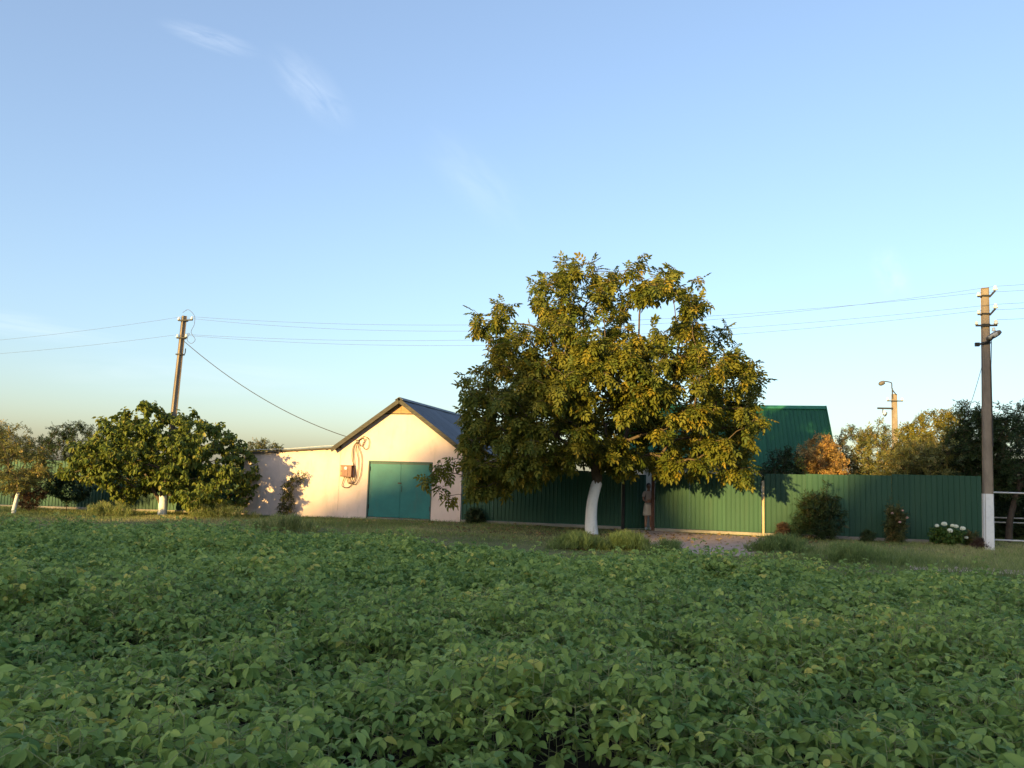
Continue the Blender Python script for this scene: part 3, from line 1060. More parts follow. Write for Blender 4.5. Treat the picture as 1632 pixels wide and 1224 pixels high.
# ------------------------------------------------------------------ green-roofed house behind the fence
HO = Vector((13.5, 33.2, 0))                      # front right eave corner
hs = thing('house', 'white house with steep green sheet roof behind the right fence', 'house', HO, -STREET)
HL, HD, HE, HR = 9.1, 6.0, 2.42, 5.22
ang_h = math.atan((HR - HE) / (HD / 2))
MB().box(-HL + 0.3, -0.3, 0.35, 0.6, -0.1, HE + 0.22).build('front_wall', 'white_wall', hs)
MB().box(-HL + 0.3, -0.3, HD - 0.6, HD - 0.35, -0.1, HE + 0.22).build('back_wall', 'white_wall', hs)
for x0, x1 in ((-HL + 0.3, -HL + 0.55), (-0.55, -0.3)):
    yz = [(0.6, -0.1), (HD - 0.6, -0.1), (HD - 0.6, HE + 0.3), (HD / 2, HR - 0.12), (0.6, HE + 0.3)]
    n = len(yz)
    m = MB()
    m.add([(x0, y, z) for y, z in yz] + [(x1, y, z) for y, z in yz], [tuple(range(n - 1, -1, -1)), tuple(range(n, 2 * n))] + [(i, (i + 1) % n, (i + 1) % n + n, i + n) for i in range(n)])
    m.build('gable_wall', 'white_wall', hs)
Lr = (HD / 2) / math.cos(ang_h)
nr = 10
rw = HL / nr
rsheet = sheet_mesh('roof_sheet', rw - 0.002, Lr, pitch=(rw - 0.002) / 5, rib=0.030, flat=0.10)
for i in range(nr):
    tilt = math.pi / 2 - ang_h
    link('roof_sheet', rsheet, 'green_roof', hs, (-HL + i * rw, 0.0, HE), (-tilt, 0, 0))
    link('roof_sheet', rsheet, 'green_roof', hs, (-HL + (i + 1) * rw, HD, HE), (-tilt, 0, math.pi))
rc = MB()
rc.add([(-HL, HD / 2 - 0.17, HR - 0.10), (-HL, HD / 2, HR + 0.06), (-HL, HD / 2 + 0.17, HR - 0.10), (0.02, HD / 2 - 0.17, HR - 0.10), (0.02, HD / 2, HR + 0.06), (0.02, HD / 2 + 0.17, HR - 0.10)],
       [(0, 3, 4, 1), (1, 4, 5, 2), (0, 1, 2), (3, 5, 4), (0, 2, 5, 3)])
rc.build('ridge_cap', 'ridge', hs)
m = MB()
for s0, s1 in (((0.02, -0.01, HE - 0.02), (0.02, HD / 2, HR + 0.02)), ((0.02, HD + 0.01, HE - 0.02), (0.02, HD / 2, HR + 0.02))):
    m.bar(s0, s1, 0.04, 0.12)
m.build('verge_trim', 'green_roof', hs)
MB().box(-HL, 0.0, -0.02, 0.02, HE - 0.16, HE - 0.012).build('fascia', 'green_roof', hs)

# ------------------------------------------------------------------ poles
def pole(name, label, loc, h, w0, w1, lean=(0, 0), rotz=0.0, white=0.0, twist=0.0):
    x, y = loc
    t = thing(name, label, 'utility pole', (x, y, float(gz(x))), rotz)
    m = MB()
    lx, ly = lean
    v = []
    b = 0.022
    for z, w in ((-0.4, w0), (h, w1)):
        k = max(z, 0) / h
        for sx, sy in ((-1, -1), (1, -1), (1, 1), (-1, 1)):
            for q in ((-1, 0), (0, -1)) if sx * sy > 0 else ((0, -1), (-1, 0)):
                px = sx * (w / 2 + q[0] * b)
                py = sy * (w * 0.46 + q[1] * b)
                px, py = px * math.cos(twist) - py * math.sin(twist), px * math.sin(twist) + py * math.cos(twist)
                v.append((px + lx * k, py + ly * k, z))
    f = [tuple(range(7, -1, -1)), tuple(range(8, 16))] + [(i, (i + 1) % 8, (i + 1) % 8 + 8, i + 8) for i in range(8)]
    m.add(v, f)
    s = m.build('shaft', 'concrete', t)
    if white:
        m = MB()
        v = []
        for z in (-0.02, white):
            k = max(z, 0) / h
            w = w0 + (w1 - w0) * k + 0.008
            for sx, sy in ((-1, -1), (1, -1), (1, 1), (-1, 1)):
                for q in ((-1, 0), (0, -1)) if sx * sy > 0 else ((0, -1), (-1, 0)):
                    v.append((sx * (w / 2 + q[0] * b) + lx * k, sy * (w * 0.46 + q[1] * b) + ly * k, z))
        m.add(v, [tuple(range(7, -1, -1)), tuple(range(8, 16))] + f[2:])
        m.build('whitewash_band', 'whitewash', s)
    return t


def insulator(t, p, s=1.0):
    o = MB().lathe([(0.012, 0.0), (0.05, 0.01), (0.055, 0.035), (0.03, 0.05), (0.042, 0.065), (0.042, 0.085), (0.024, 0.10), (0.020, 0.115)], (0, 0, 0), 10).build('insulator', 'porcelain', t, smooth=True, loc=p)
    o.scale = (s, s, s)
    return o


def cross_arm(t, x0, x1, y, z, pin=True, d=0.0, w=0.05):
    a = MB().bar((x0, y, z), (x1, y + d, z), w, w).build('cross_arm', 'black_steel', t)
    return a


def band(t, x, y, z, w):
    m = MB()
    m.box(x - w / 2, x + w / 2, y - w * 0.46, y - w * 0.46 + 0.005, z, z + 0.05)
    m.box(x - w / 2, x + w / 2, y + w * 0.46 - 0.005, y + w * 0.46, z, z + 0.05)
    m.box(x - w / 2, x - w / 2 + 0.005, y - w * 0.46, y + w * 0.46, z, z + 0.05)
    m.box(x + w / 2 - 0.005, x + w / 2, y - w * 0.46, y + w * 0.46, z, z + 0.05)
    m.build('clamp_band', 'black_steel', t)


# left pole, leaning
PL = (-13.36, 31.5)
pl = pole('utility_pole', 'leaning concrete utility pole rising behind the bushy tree at left', PL, 7.75, 0.235, 0.17, (0.30, 0.0), rad(-18), 0.0, rad(62))
lean = lambda z: 0.30 * z / 7.75
for z, a, b in ((7.55, -0.16, 0.52), (6.85, -0.14, 0.34)):
    cross_arm(pl, lean(z) + a, lean(z) + b, -0.13, z)
    band(pl, lean(z), 0, z - 0.02, 0.245)
    insulator(pl, (lean(z) + b - 0.03, -0.13, z + 0.025))
    insulator(pl, (lean(z) + a + 0.03, -0.13, z + 0.025))
band(pl, lean(6.2), 0, 6.18, 0.25)
MB().tube(smooth_path([(lean(6.2) + 0.11, -0.12, 6.2), (lean(6.2) + 0.28, -0.13, 6.18), (lean(6.2) + 0.34, -0.13, 6.24), (lean(6.2) + 0.35, -0.13, 6.42)], 5), 0.018, 6).build('hook', 'black_steel', pl)
# slack jumper wires at the pole head
MB().tube(smooth_path([(lean(7.6) + 0.05, -0.16, 7.85), (lean(7.6) + 0.35, -0.2, 7.95), (lean(7.6) + 0.62, -0.16, 7.7), (lean(7.0) + 0.70, -0.2, 7.35), (lean(7) + 0.58, -0.2, 7.05), (lean(7) + 0.80, -0.2, 6.75), (lean(7) + 0.62, -0.2, 6.6), (lean(7) + 0.42, -0.2, 6.75), (lean(7) + 0.5, -0.2, 7.0), (lean(7) + 0.3, -0.14, 6.98)], 6), 0.009, 5).build('jumper_wire', 'wire', pl)

# right pole with whitewashed foot and street lamp
PR = (14.02, 23.75)
pr = pole('utility_pole', 'concrete utility pole with whitewashed foot and lamp at right', PR, 7.78, 0.26, 0.19, (0.16, 0.0), rad(-13), 1.62)
lr = lambda z: 0.16 * z / 7.78
for z in (7.50, 6.95):
    band(pr, lr(z), 0, z, 0.205)
    MB().bar((lr(z) + 0.09, -0.10, z - 0.02), (lr(z) + 0.24, -0.12, z + 0.16), 0.05, 0.05, up=(0, 1, 0)).build('cross_arm', 'black_steel', pr)
    insulator(pr, (lr(z) + 0.25, -0.12, z + 0.17), 1.3)
    insulator(pr, (lr(z) - 0.16, 0.05, z + 0.05), 1.0)
    MB().bar((lr(z) - 0.09, 0.05, z + 0.03), (lr(z) - 0.19, 0.05, z + 0.03), 0.035, 0.035).build('cross_arm', 'black_steel', pr)
band(pr, lr(6.62), 0, 6.62, 0.215)
cross_arm(pr, lr(6.6) - 0.30, lr(6.6) + 0.28, -0.125, 6.61)
insulator(pr, (lr(6.6) - 0.28, -0.125, 6.635))
insulator(pr, (lr(6.6) + 0.25, -0.125, 6.635), 1.3)
insulator(pr, (lr(6.6) + 0.17, -0.16, 6.42), 1.1)
band(pr, lr(6.1), 0, 6.07, 0.22)
MB().tube([(lr(6.1) - 0.25, -0.13, 6.04), (lr(6.1) - 0.10, -0.14, 6.06), (lr(6.1) + 0.05, -0.30, 6.14), (lr(6.1) + 0.06, -0.5, 6.2)], 0.03, 8).build('lamp_bracket', 'black_steel', pr)
MB().box(lr(6.1) - 0.33, lr(6.1) - 0.21, -0.18, -0.09, 5.98, 6.09).build('control_box', 'black_steel', pr)
lamp = MB()
lamp.lathe([(0.0, -0.36), (0.06, -0.35), (0.11, -0.22), (0.135, 0.0), (0.12, 0.2), (0.07, 0.32), (0.0, 0.34)], (0, 0, 0), 14, 1.0, 0.62)
lo = lamp.build('lamp_head', 'lamp_grey', pr, smooth=True, loc=(lr(6.2) + 0.09, -0.42, 6.26), rot=(rad(30), rad(58), 0))
lo.scale = (0.66, 0.66, 0.66)
lens = MB()
lens.lathe([(0.0, -0.22), (0.075, -0.2), (0.10, 0.0), (0.08, 0.18), (0.0, 0.2)], (0, 0, 0), 12, 1.0, 0.5)
lens.build('lamp_lens', 'lamp_glass', lo, smooth=True, loc=(0.0, -0.055, 0.0))
MB().tube([(lr(6) + 0.09, -0.1, 6.35), (lr(6) + 0.12, -0.13, 6.1), (lr(5) + 0.115, -0.10, 5.4), (lr(3) + 0.13, -0.09, 3.0)], 0.012, 5).build('down_lead', 'black_cable', pr)

# far pole with a lamp on a swan neck
PF = (23.9, 50.0)
pf = pole('utility_pole', 'far sunlit concrete pole with swan-neck lamp above the orchard trees', PF, 7.5, 0.34, 0.28, (0.05, 0), rad(-10))
cross_arm(pf, -0.42, 0.50, -0.17, 7.05, w=0.06)
for x in (-0.38, 0.46):
    insulator(pf, (x, -0.17, 7.08), 1.6)
band(pf, 0.05, 0, 7.02, 0.30)
cross_arm(pf, -1.00, -0.10, -0.17, 6.58, w=0.10)
insulator(pf, (-0.60, -0.17, 6.2), 2.2)
MB().tube(smooth_path([(-0.68, -0.17, 6.55), (-0.68, -0.17, 6.25), (-0.56, -0.17, 6.10), (-0.46, -0.17, 6.25), (-0.46, -0.17, 6.35)], 5), 0.03, 6).build('hook', 'steel', pf)
MB().tube(smooth_path([(0.12, -0.16, 7.45), (-0.10, -0.16, 7.78), (-0.12, -0.16, 8.05), (-0.16, -0.16, 8.20), (-0.45, -0.16, 8.27), (-0.62, -0.16, 8.27)], 5), 0.035, 7).build('lamp_arm', 'steel', pf)
MB().tube([(-0.10, -0.16, 7.2), (-0.10, -0.16, 7.85)], 0.04, 7).build('lamp_tube', 'steel', pf)
MB().lathe([(0.02, -0.05), (0.11, -0.02), (0.14, 0.10), (0.13, 0.26), (0.07, 0.33), (0.02, 0.34)], (0, 0, 0), 12).build('lamp_head', 'lamp_grey', pf, smooth=True, loc=(-0.58, -0.16, 8.22), rot=(0, rad(-115), 0))


# ------------------------------------------------------------------ wires
def wire(label, a, b, sag, r=0.0048, mat='wire', name='power_line', group=None, n=24):
    a, b = Vector(a), Vector(b)
    pts = []
    for i in range(n + 1):
        t = i / n
        p = a.lerp(b, t)
        p.z -= sag * 4 * t * (1 - t)
        pts.append(p)
    m = MB().tube(pts, r, 5).build(name, mat)
    tag(m, label, 'power line' if name == 'power_line' else 'cable', group)
    return m


def on(pole_xy, rotz, x, y, z):
    c, s = math.cos(rotz), math.sin(rotz)
    return (pole_xy[0] + c * x - s * y, pole_xy[1] + s * x + c * y, z + float(gz(pole_xy[0])))


RL, RR = rad(-18), rad(-13)
L1 = on(PL, RL, lean(7.55) + 0.49, -0.13, 7.68)
L1b = on(PL, RL, lean(7.55) - 0.13, -0.13, 7.68)
L2 = on(PL, RL, lean(6.85) + 0.31, -0.13, 6.98)
L2b = on(PL, RL, lean(6.85) - 0.11, -0.13, 6.98)
R1 = on(PR, RR, lr(7.5) + 0.25, -0.12, 7.80)
R1b = on(PR, RR, lr(7.5) - 0.16, 0.05, 7.65)
R2 = on(PR, RR, lr(6.95) + 0.25, -0.12, 7.25)
R2b = on(PR, RR, lr(6.95) - 0.16, 0.05, 7.10)
G = 'power lines strung between the concrete poles'
wire('highest of the four wires running from left pole to right pole', L1, R1b, 0.62, group=G)
wire('second highest of the four wires running from left pole to right pole', L1b, R1, 0.92, group=G)
wire('third highest of the four wires running from left pole to right pole', L2, R2, 0.60, group=G)
wire('lowest of the four wires running from left pole to right pole', L2b, R2b, 0.72, group=G)
FL = (-46, 43.0)
wire('upper wire leaving the leaning pole to the left edge', L1b, (FL[0], FL[1], 7.4), 0.75, group=G)
wire('lower wire leaving the leaning pole to the left edge', L2b, (FL[0], FL[1], 6.9), 0.70, group=G)
FR = (44, 14.0)
for lb, p, z, sg in (('topmost wire leaving the right pole towards the right edge', R1, 9.10, 0.12), ('second wire from top leaving the right pole to the right', R1b, 8.70, 0.12),
                     ('third wire from top leaving the right pole to the right', R2, 8.50, 0.12), ('fourth wire from top leaving the right pole to the right', R2b, 8.15, 0.12),
                     ('lowest wire leaving the right pole to the right edge', on(PR, RR, lr(6.6) + 0.25, -0.125, 6.78), 7.6, 0.12)):
    wire(lb, p, (FR[0], FR[1], z), sg, group=G)
e = S(-6.22, -0.2, 2.98)
wire('dark service cable running from the leaning pole down to the garage eave', on(PL, RL, lean(6.7) + 0.22, -0.15, 6.72), e, 0.42, 0.014, 'black_cable', 'service_cable')
wire('thin slack wire dropping from the right pole into the dark trees, nearer the pole', on(PR, RR, lr(6.2) + 0.1, 0.1, 6.15), (15.6, 27.6, 4.0), 0.15, 0.008, 'wire', 'drop_wire', 'drop wires behind the right pole')
wire('thin slack wire dropping from the right pole into the dark trees, farther right', on(PR, RR, lr(6.2) + 0.1, 0.1, 6.2), (16.6, 28.2, 3.6), 0.10, 0.008, 'wire', 'drop_wire', 'drop wires behind the right pole')
wire('thin wire slanting down to the left from the far lamp pole', (23.3, 49.8, 6.2), (20.2, 46, 4.0), 0.05, 0.012, 'wire', 'drop_wire')

# ------------------------------------------------------------------ pipe barrier right of the pole
o = S(15.46, 0.0)
pb = thing('pipe_gate', 'silver pipe gate frame right of the whitewashed pole', 'gate', (o.x, o.y, 0), -STREET)
MB().tube([(0.06, 0, 1.66), (3.6, 0, 1.66)], 0.026, 10).build('rail', 'pipe', pb, True)
MB().tube([(0.06, 0, 0.19), (3.6, 0, 0.19)], 0.026, 10).build('rail', 'pipe', pb, True)
for x in (0.03, 3.63):
    MB().tube([(x, 0, -0.1), (x, 0, 1.72)], 0.032, 10).build('post', 'pipe', pb, True)
o = S(16.2, 3.2)
pb2 = thing('yard_rail', 'pale low double rail seen in the dark yard behind the pipe gate', 'rail', (o.x, o.y, 0), -STREET + rad(8))
for z in (0.62, 0.78):
    MB().tube([(0, 0, z), (3.2, 0, z)], 0.022, 8).build('rail', 'pipe', pb2, True)
for x in (0.02, 1.6, 3.18):
    MB().tube([(x, 0.03, -0.1), (x, 0.03, 0.84)], 0.025, 8).build('post', 'pipe', pb2, True)

# ------------------------------------------------------------------ trees
WALNUT = [(-4.2, 2.2), (-4.3, 2.9), (-4.21, 3.71), (-4.25, 4.71), (-3.76, 5.02), (-3.3, 5.33), (-3.4, 5.94), (-4.15, 6.45), (-4.1, 6.9), (-3.32, 6.66), (-3.34, 7.42), (-2.94, 7.38), (-2.6, 6.57), (-2.01, 6.39), (-1.86, 7.11), (-2.2, 8.13), (-1.45, 8.36), (-1.2, 9.0), (-0.85, 8.75), (-0.5, 8.45), (-0.1, 8.5), (0.57, 8.75), (0.97, 8.54), (1.34, 8.92), (1.78, 8.46), (2.19, 8.62), (3.25, 8.35), (3.45, 7.48), (3.15, 6.80), (3.61, 6.50), (4.6, 6.75), (4.31, 6.18), (5.1, 6.15), (4.91, 5.49), (5.75, 4.90), (5.3, 4.1), (5.55, 3.31), (5.3, 2.71), (5.55, 2.03), (5.09, 1.70), (4.6, 1.91), (4.01, 2.18), (3.42, 1.87), (2.73, 2.14), (2.54, 1.75), (2.25, 1.85), (1.9, 2.35), (1.6, 2.3), (1.35, 1.8), (0.75, 1.78), (0.4, 2.2), (-0.1, 2.3), (-0.9, 1.9), (-1.87, 1.55), (-2.85, 1.2), (-3.33, 1.15), (-3.95, 0.95), (-4.05, 1.6)]
WALNUT = [(x - 0.42 * max(0.0, x - 3.2) / 2.3, z) for x, z in WALNUT]
SPUR = [(-4.5, -0.6, 2.15), (-4.75, -0.7, 2.1), (-4.95, -0.7, 1.95), (-5.1, -0.8, 1.62), (-5.3, -0.8, 1.42), (-4.6, -0.7, 1.75), (-4.75, -0.6, 1.35), (-4.5, -0.5, 1.05)]
wtr = [((0.0, 0, -0.1), 0.205), ((-0.03, 0, 0.45), 0.172), ((0.0, 0, 1.0), 0.160), ((0.13, 0.02, 1.6), 0.156), ((0.11, 0.05, 2.0), 0.175), ((0.08, 0.05, 2.35), 0.165)]
make_tree('walnut_tree', 'large spreading walnut tree with whitewashed curved trunk in front of the gate', 'tree', (2.63, 25.45), WALNUT, 4.0, wtr, PINNATE, 'walnut', 'bark', 350, 5, 11, 0.98,
          sig=0.22, white=(1.6, wtr[:4]), seed=5, tip_r=0.008, droop=0.65, inset=0.15, taper=(4.4, 8.6, 0.55), extra=SPUR)
MULB = [(-3.65, 1.77), (-3.33, 2.13), (-2.79, 2.61), (-2.03, 3.22), (-1.95, 3.69), (-1.37, 3.83), (-0.94, 4.31), (-0.47, 4.28), (-0.09, 3.86), (0.62, 3.89), (0.83, 4.13), (1.35, 3.55), (1.81, 3.57), (2.32, 3.0), (2.67, 3.01), (2.95, 2.43), (3.51, 1.98), (3.25, 1.28), (3.18, 0.7), (2.64, 0.25), (1.6, 0.2), (0.88, 0.5), (0.35, 1.0), (-0.54, 0.95), (-1.42, 0.32), (-1.91, 0.44), (-1.95, 1.01), (-2.89, 1.1), (-3.62, 1.42)]
mtr = [((0, 0, -0.1), 0.17), ((0.0, 0, 0.3), 0.14), ((-0.02, 0, 0.75), 0.13), ((0.05, 0, 1.2), 0.12)]
mx2 = [((0.03, 0, 0.25), 0.09), ((-0.18, -0.05, 0.65), 0.075), ((-0.42, -0.1, 1.0), 0.06), ((-0.7, -0.1, 1.5), 0.04)]
make_tree('mulberry_tree', 'low wide bushy tree with whitewashed forked trunk left of the shed', 'tree', (-12.7, 29.9), MULB, 2.6, mtr, SIMPLE, 'mulberry', 'bark', 230, 6, 20, 1.15,
          sig=0.24, white=(0.9, mtr[:3]), seed=8, droop=0.8, extra_trunks=(mx2,), inset=0.12)
LT = [(-1.53, 2.45), (-1.13, 2.92), (-0.72, 3.38), (-0.36, 3.17), (-0.07, 3.22), (0.14, 2.73), (0.74, 2.3), (1.15, 1.63), (0.85, 1.18), (0.32, 0.83), (-0.46, 0.81), (-1.48, 0.89)]
ltr = [((0.0, 0, -0.1), 0.075), ((0.05, 0, 0.35), 0.06), ((0.12, 0, 0.75), 0.055), ((0.08, 0, 1.1), 0.05)]
make_tree('fruit_tree', 'young brownish fruit tree with thin whitewashed trunk at left edge', 'tree', (-17.75, 29.2), LT, 1.3, ltr, SPRAY, 'olive', 'bark', 60, 5, 11, 0.95, sig=0.25, white=(0.8, ltr[:3]), seed=12)


def bush_poly(w, h, z0=0.1, seed=0, n=13):
    r = random.Random(seed)
    pts = []
    for i in range(n):
        a = math.pi * (1.12 - 1.24 * i / (n - 1))
        k = r.uniform(0.82, 1.12)
        pts.append((w / 2 * math.cos(a) * k, z0 + (h - z0) * max(0, 0.28 + 0.72 * math.sin(a)) * k))
    pts.append((w * 0.2, z0))
    pts.append((-w * 0.2, z0))
    return pts


def stems(h=0.4, r=0.03):
    return [((0, 0, -0.05), r), ((0.01, 0, h * 0.5), r * 0.8), ((0.0, 0, h), r * 0.7)]


SP = ('stem', 'foliage')
GO = 'orchard trees behind the right fence'
GLB = 'trees behind the left fence'


def orchard(label, loc, poly, depth, mat, nc, seed, leaf=SPRAY, group=GO, leaves=9, ls=1.0, name='orchard_tree', th=1.3, tr=0.08, bark='bark_dark', sig=0.25):
    lowest = min(z for _, z in poly)
    t = stems(max(0.5, lowest + 0.2), tr)
    return make_tree(name, label, 'tree', loc, poly, depth, t, leaf, mat, bark, int(nc * 1.6), 5, leaves, ls, sig=sig, group=group, seed=seed)


orchard('dark leafy fruit tree partly in shade behind fence, in front of green roof', (9.9, 29.3), [(-0.7, 2.4), (-0.2, 3.05), (0.35, 2.98), (0.75, 2.4), (0.8, 1.0), (-0.7, 1.0)], 0.8, 'dark_leaf', 34, 21)
orchard('orange autumn-leaved small tree behind the right fence beside the green roof', (11.5, 29.6), [(-0.85, 2.5), (-0.65, 3.3), (-0.13, 3.62), (0.33, 3.29), (0.80, 2.84), (0.9, 1.2), (-0.85, 1.2)], 0.8, 'autumn', 50, 22, leaves=12)
orchard('thin grey-olive fruit tree right of the orange-leaved tree', (13.3, 31.5), [(-0.75, 3.0), (-0.30, 3.95), (0.13, 4.12), (0.65, 3.8), (0.8, 1.4), (-0.75, 1.4)], 0.8, 'fruit', 34, 23)
orchard('olive green fruit tree just left of the far lamp pole', (14.3, 31), [(-0.95, 3.2), (-0.6, 3.89), (-0.17, 4.36), (0.18, 4.04), (0.66, 3.85), (1.0, 3.0), (1.0, 1.4), (-0.9, 1.4)], 0.9, 'olive', 52, 24)
orchard('tall yellow-green tree right of the far lamp pole', (17.9, 34), [(-1.5, 3.3), (-1.1, 4.4), (-0.5, 4.85), (-0.15, 5.05), (0.65, 5.05), (1.25, 4.6), (1.4, 1.6), (-1.5, 1.6)], 1.2, 'yellowing', 76, 25, leaves=11, ls=1.15)
orchard('broad olive bush-like fruit tree just behind the fence under the far lamp pole', (14.6, 28.8), [(-1.5, 2.4), (-1.0, 3.0), (-0.28, 3.35), (0.39, 3.2), (1.08, 3.3), (1.5, 2.8), (1.4, 1.2), (-1.5, 1.2)], 0.9, 'olive', 62, 26)
orchard('smaller olive tree filling the gap below the yellow-green tree', (16.2, 32), [(-1.0, 2.8), (-0.4, 3.6), (0.4, 3.9), (1.1, 3.2), (1.1, 1.2), (-1.0, 1.2)], 0.9, 'olive', 46, 36)
orchard('dark tall cherry tree directly left of the right pole', (16.3, 28.6), [(-1.1, 2.9), (-0.6, 3.6), (-0.2, 4.2), (-0.3, 4.9), (0.0, 4.75), (0.45, 4.55), (1.2, 4.2), (1.4, 3.0), (1.1, 1.4), (-0.4, 1.3), (-1.0, 1.7)], 1.2, 'dark_leaf', 84, 27, ls=1.1)
rtr = [((0.0, 0, -0.1), 0.12), ((0.08, 0, 0.7), 0.10), ((0.28, 0, 1.4), 0.095), ((0.5, 0, 2.0), 0.085)]
make_tree('cherry_tree', 'dark tree with leaning grey trunk behind the pipe gate', 'tree', (16.85, 27.4), [(-0.9, 3.2), (-0.3, 4.2), (0.3, 4.75), (1.45, 4.7), (2.8, 3.9), (3.2, 2.4), (2.5, 1.3), (0.9, 1.6), (-0.6, 1.75)], 1.6, rtr, SPRAY, 'dark_leaf', 'bark_dark', 110, 5, 9, 1.15, sig=0.28, group=GO, seed=28)
orchard('dark background tree filling the yard behind the pipe gate', (19.2, 31.2), [(-2.0, 2.4), (-1.0, 3.6), (0.4, 4.2), (2.2, 3.8), (2.6, 1.2), (1.8, 0.25), (-1.7, 0.25)], 1.4, 'dark_leaf', 100, 29, ls=1.3, sig=0.35)
orchard('dark low bush at the foot of the yard behind the pipe gate', (18.2, 30.0), bush_poly(3.0, 1.6, 0.05, 3), 0.6, 'dark_leaf', 50, 37, ls=1.2)
orchard('brownish fruit tree behind the left fence at the very left edge', (-24.6, 39.5), [(-2.2, 2.7), (-1.0, 3.3), (-0.39, 3.7), (0.28, 3.25), (0.91, 3.2), (1.5, 2.2), (1.3, 1.0), (-2.0, 1.0)], 1.2, 'fruit', 60, 30, group=GLB)
orchard('dark fruit tree with bare twigs behind the left fence, second from left', (-22.4, 39.6), [(-1.6, 2.6), (-0.65, 3.2), (-0.16, 3.15), (0.55, 3.9), (0.92, 3.2), (1.5, 2.4), (1.3, 1.0), (-1.5, 1.0)], 1.1, 'dark_leaf', 46, 31, group=GLB)
orchard('dark fruit tree with bare twigs behind the left fence touching the bushy tree', (-20.6, 40), [(-1.5, 3.0), (-1.2, 4.0), (-0.35, 3.8), (0.6, 3.5), (1.5, 3.2), (1.6, 1.2), (-1.4, 1.0)], 1.1, 'dark_leaf', 50, 32, group=GLB)
orchard('small brownish tree top showing above the shed roof', (-12.4, 41), [(-1.6, 2.6), (-0.86, 3.1), (-0.21, 3.3), (0.45, 3.14), (1.2, 2.7), (1.2, 1.3), (-1.5, 1.3)], 0.9, 'fruit', 50, 33)

# ------------------------------------------------------------------ shrubs and flowers along the fence
def shrub(name, label, loc, poly, depth, mat, nc, seed, leaf=SPRAY, ls=0.8, leaves=8, group=None, cat='shrub', sig=0.14, st=0.3, sr=0.02, per=5, dr=0.2):
    rr = random.Random(seed)
    P = sorted(poly, key=lambda q: -q[1])[:6]
    ext = []
    for i in range(9):                               # a few long wands sticking out
        x, z = rr.choice(P)
        k = rr.uniform(0.95, 1.22)
        ext.append((x * k * rr.uniform(0.7, 1.2), rr.uniform(-0.6, 0.6) * depth, z * k))
    return make_tree(name, label, cat, loc, poly, depth, stems(st, sr), leaf, mat, 'bark_dark', int(nc * 1.3), per, leaves, ls, sig=sig, group=group, seed=seed, parts=SP, tip_r=0.004, droop=dr, extra=ext)


shrub('plum_shrub', 'dark shrub with reddish top in front of the left fence', (-18.35, 31.2), [(-0.75, 1.2), (-0.4, 1.6), (0.2, 1.65), (0.62, 1.2), (0.6, 0.7), (0.3, 0.15), (-0.3, 0.15), (-0.6, 0.6)], 0.5, 'plum_leaf', 36, 40)
shrub('lilac_shrub', 'blue-green leafy shrub between the small fruit tree and bushy tree', (-17.0, 31.3), [(-0.8, 0.9), (-0.7, 1.4), (-0.32, 1.6), (0.3, 1.4), (0.85, 0.95), (0.6, 0.5), (0.04, 0.4), (-0.5, 0.6)], 0.5, 'blue_leaf', 36, 41, leaf=SIMPLE, leaves=12)
shrub('climbing_shrub', 'slim climbing shrub with arching tip against the cream shed wall', (-8.35, 30.55), [(-0.34, 0.24), (-0.20, 0.8), (-0.16, 1.19), (0.17, 1.50), (0.50, 1.66), (0.62, 1.60), (0.55, 1.46), (0.27, 1.15), (0.18, 0.8), (0.26, 0.49), (0.38, 0.08), (-0.33, 0.06)], 0.15, 'fruit', 26, 43, leaf=NARROW, ls=1.0, sig=0.07)
shrub('round_shrub', 'small dark round shrub by the fence next to the garage corner', (-1.15, 28.95), bush_poly(0.70, 0.58, 0.03, 7), 0.3, 'dark_leaf', 34, 44, ls=0.7, sig=0.08)
shrub('fence_shrub', 'large dark loose shrub leaning on the right fence', (9.95, 25.75), [(-0.73, 1.18), (-0.43, 1.48), (0.16, 1.58), (0.50, 1.25), (0.74, 0.83), (0.55, 0.23), (0.2, 0.03), (-0.4, 0.05), (-0.64, 0.59)], 0.45, 'dark_leaf', 44, 45, ls=0.85, sig=0.2, leaves=7)
rose = shrub('rose_bush', 'narrow upright rose bush with pale pink blooms by the right fence', (12.1, 25.35), [(-0.3, 0.85), (-0.12, 1.15), (0.12, 1.12), (0.30, 0.9), (0.27, 0.33), (0.18, 0.03), (-0.24, 0.03), (-0.31, 0.5)], 0.25, 'fruit', 34, 46, ls=0.7, sig=0.08)
hyd = shrub('hydrangea', 'low green hydrangea bush with round white flower heads near the pole', (13.45, 24.95), [(-0.47, 0.30), (-0.36, 0.52), (0.15, 0.58), (0.42, 0.38), (0.42, 0.1), (0.2, 0.03), (-0.35, 0.03)], 0.35, 'fresh', 44, 47, leaf=SIMPLE, ls=0.62, leaves=11, sig=0.09)
shrub('dark_shrub', 'little dark shrub between hydrangea and whitewashed pole', (14.2, 24.95), bush_poly(0.5, 0.42, 0.02, 9), 0.2, 'fruit', 22, 48, ls=0.55, sig=0.06)
shrub('dark_shrub', 'small dark clump at fence foot left of the rose bush', (11.3, 25.55), bush_poly(0.45, 0.30, 0.02, 11), 0.2, 'dark_leaf', 16, 49, ls=0.55, sig=0.06)
shrub('dark_shrub', 'tiny reddish-brown shrub beside the pale post', (8.95, 26.5), bush_poly(0.42, 0.48, 0.02, 13), 0.2, 'plum_leaf', 20, 50, ls=0.5, sig=0.06)
shrub('green_sapling', 'thin green sapling at fence foot between pale post and large shrub', (9.35, 26.3), bush_poly(0.40, 0.70, 0.05, 15), 0.2, 'blue_leaf', 16, 51, ls=0.6, sig=0.07)
shrub('weed_clump', 'dark straggly weeds in front of the hydrangea', (13.9, 23.9), bush_poly(0.5, 0.25, 0.02, 17), 0.2, 'plum_leaf', 14, 52, ls=0.5, sig=0.06)


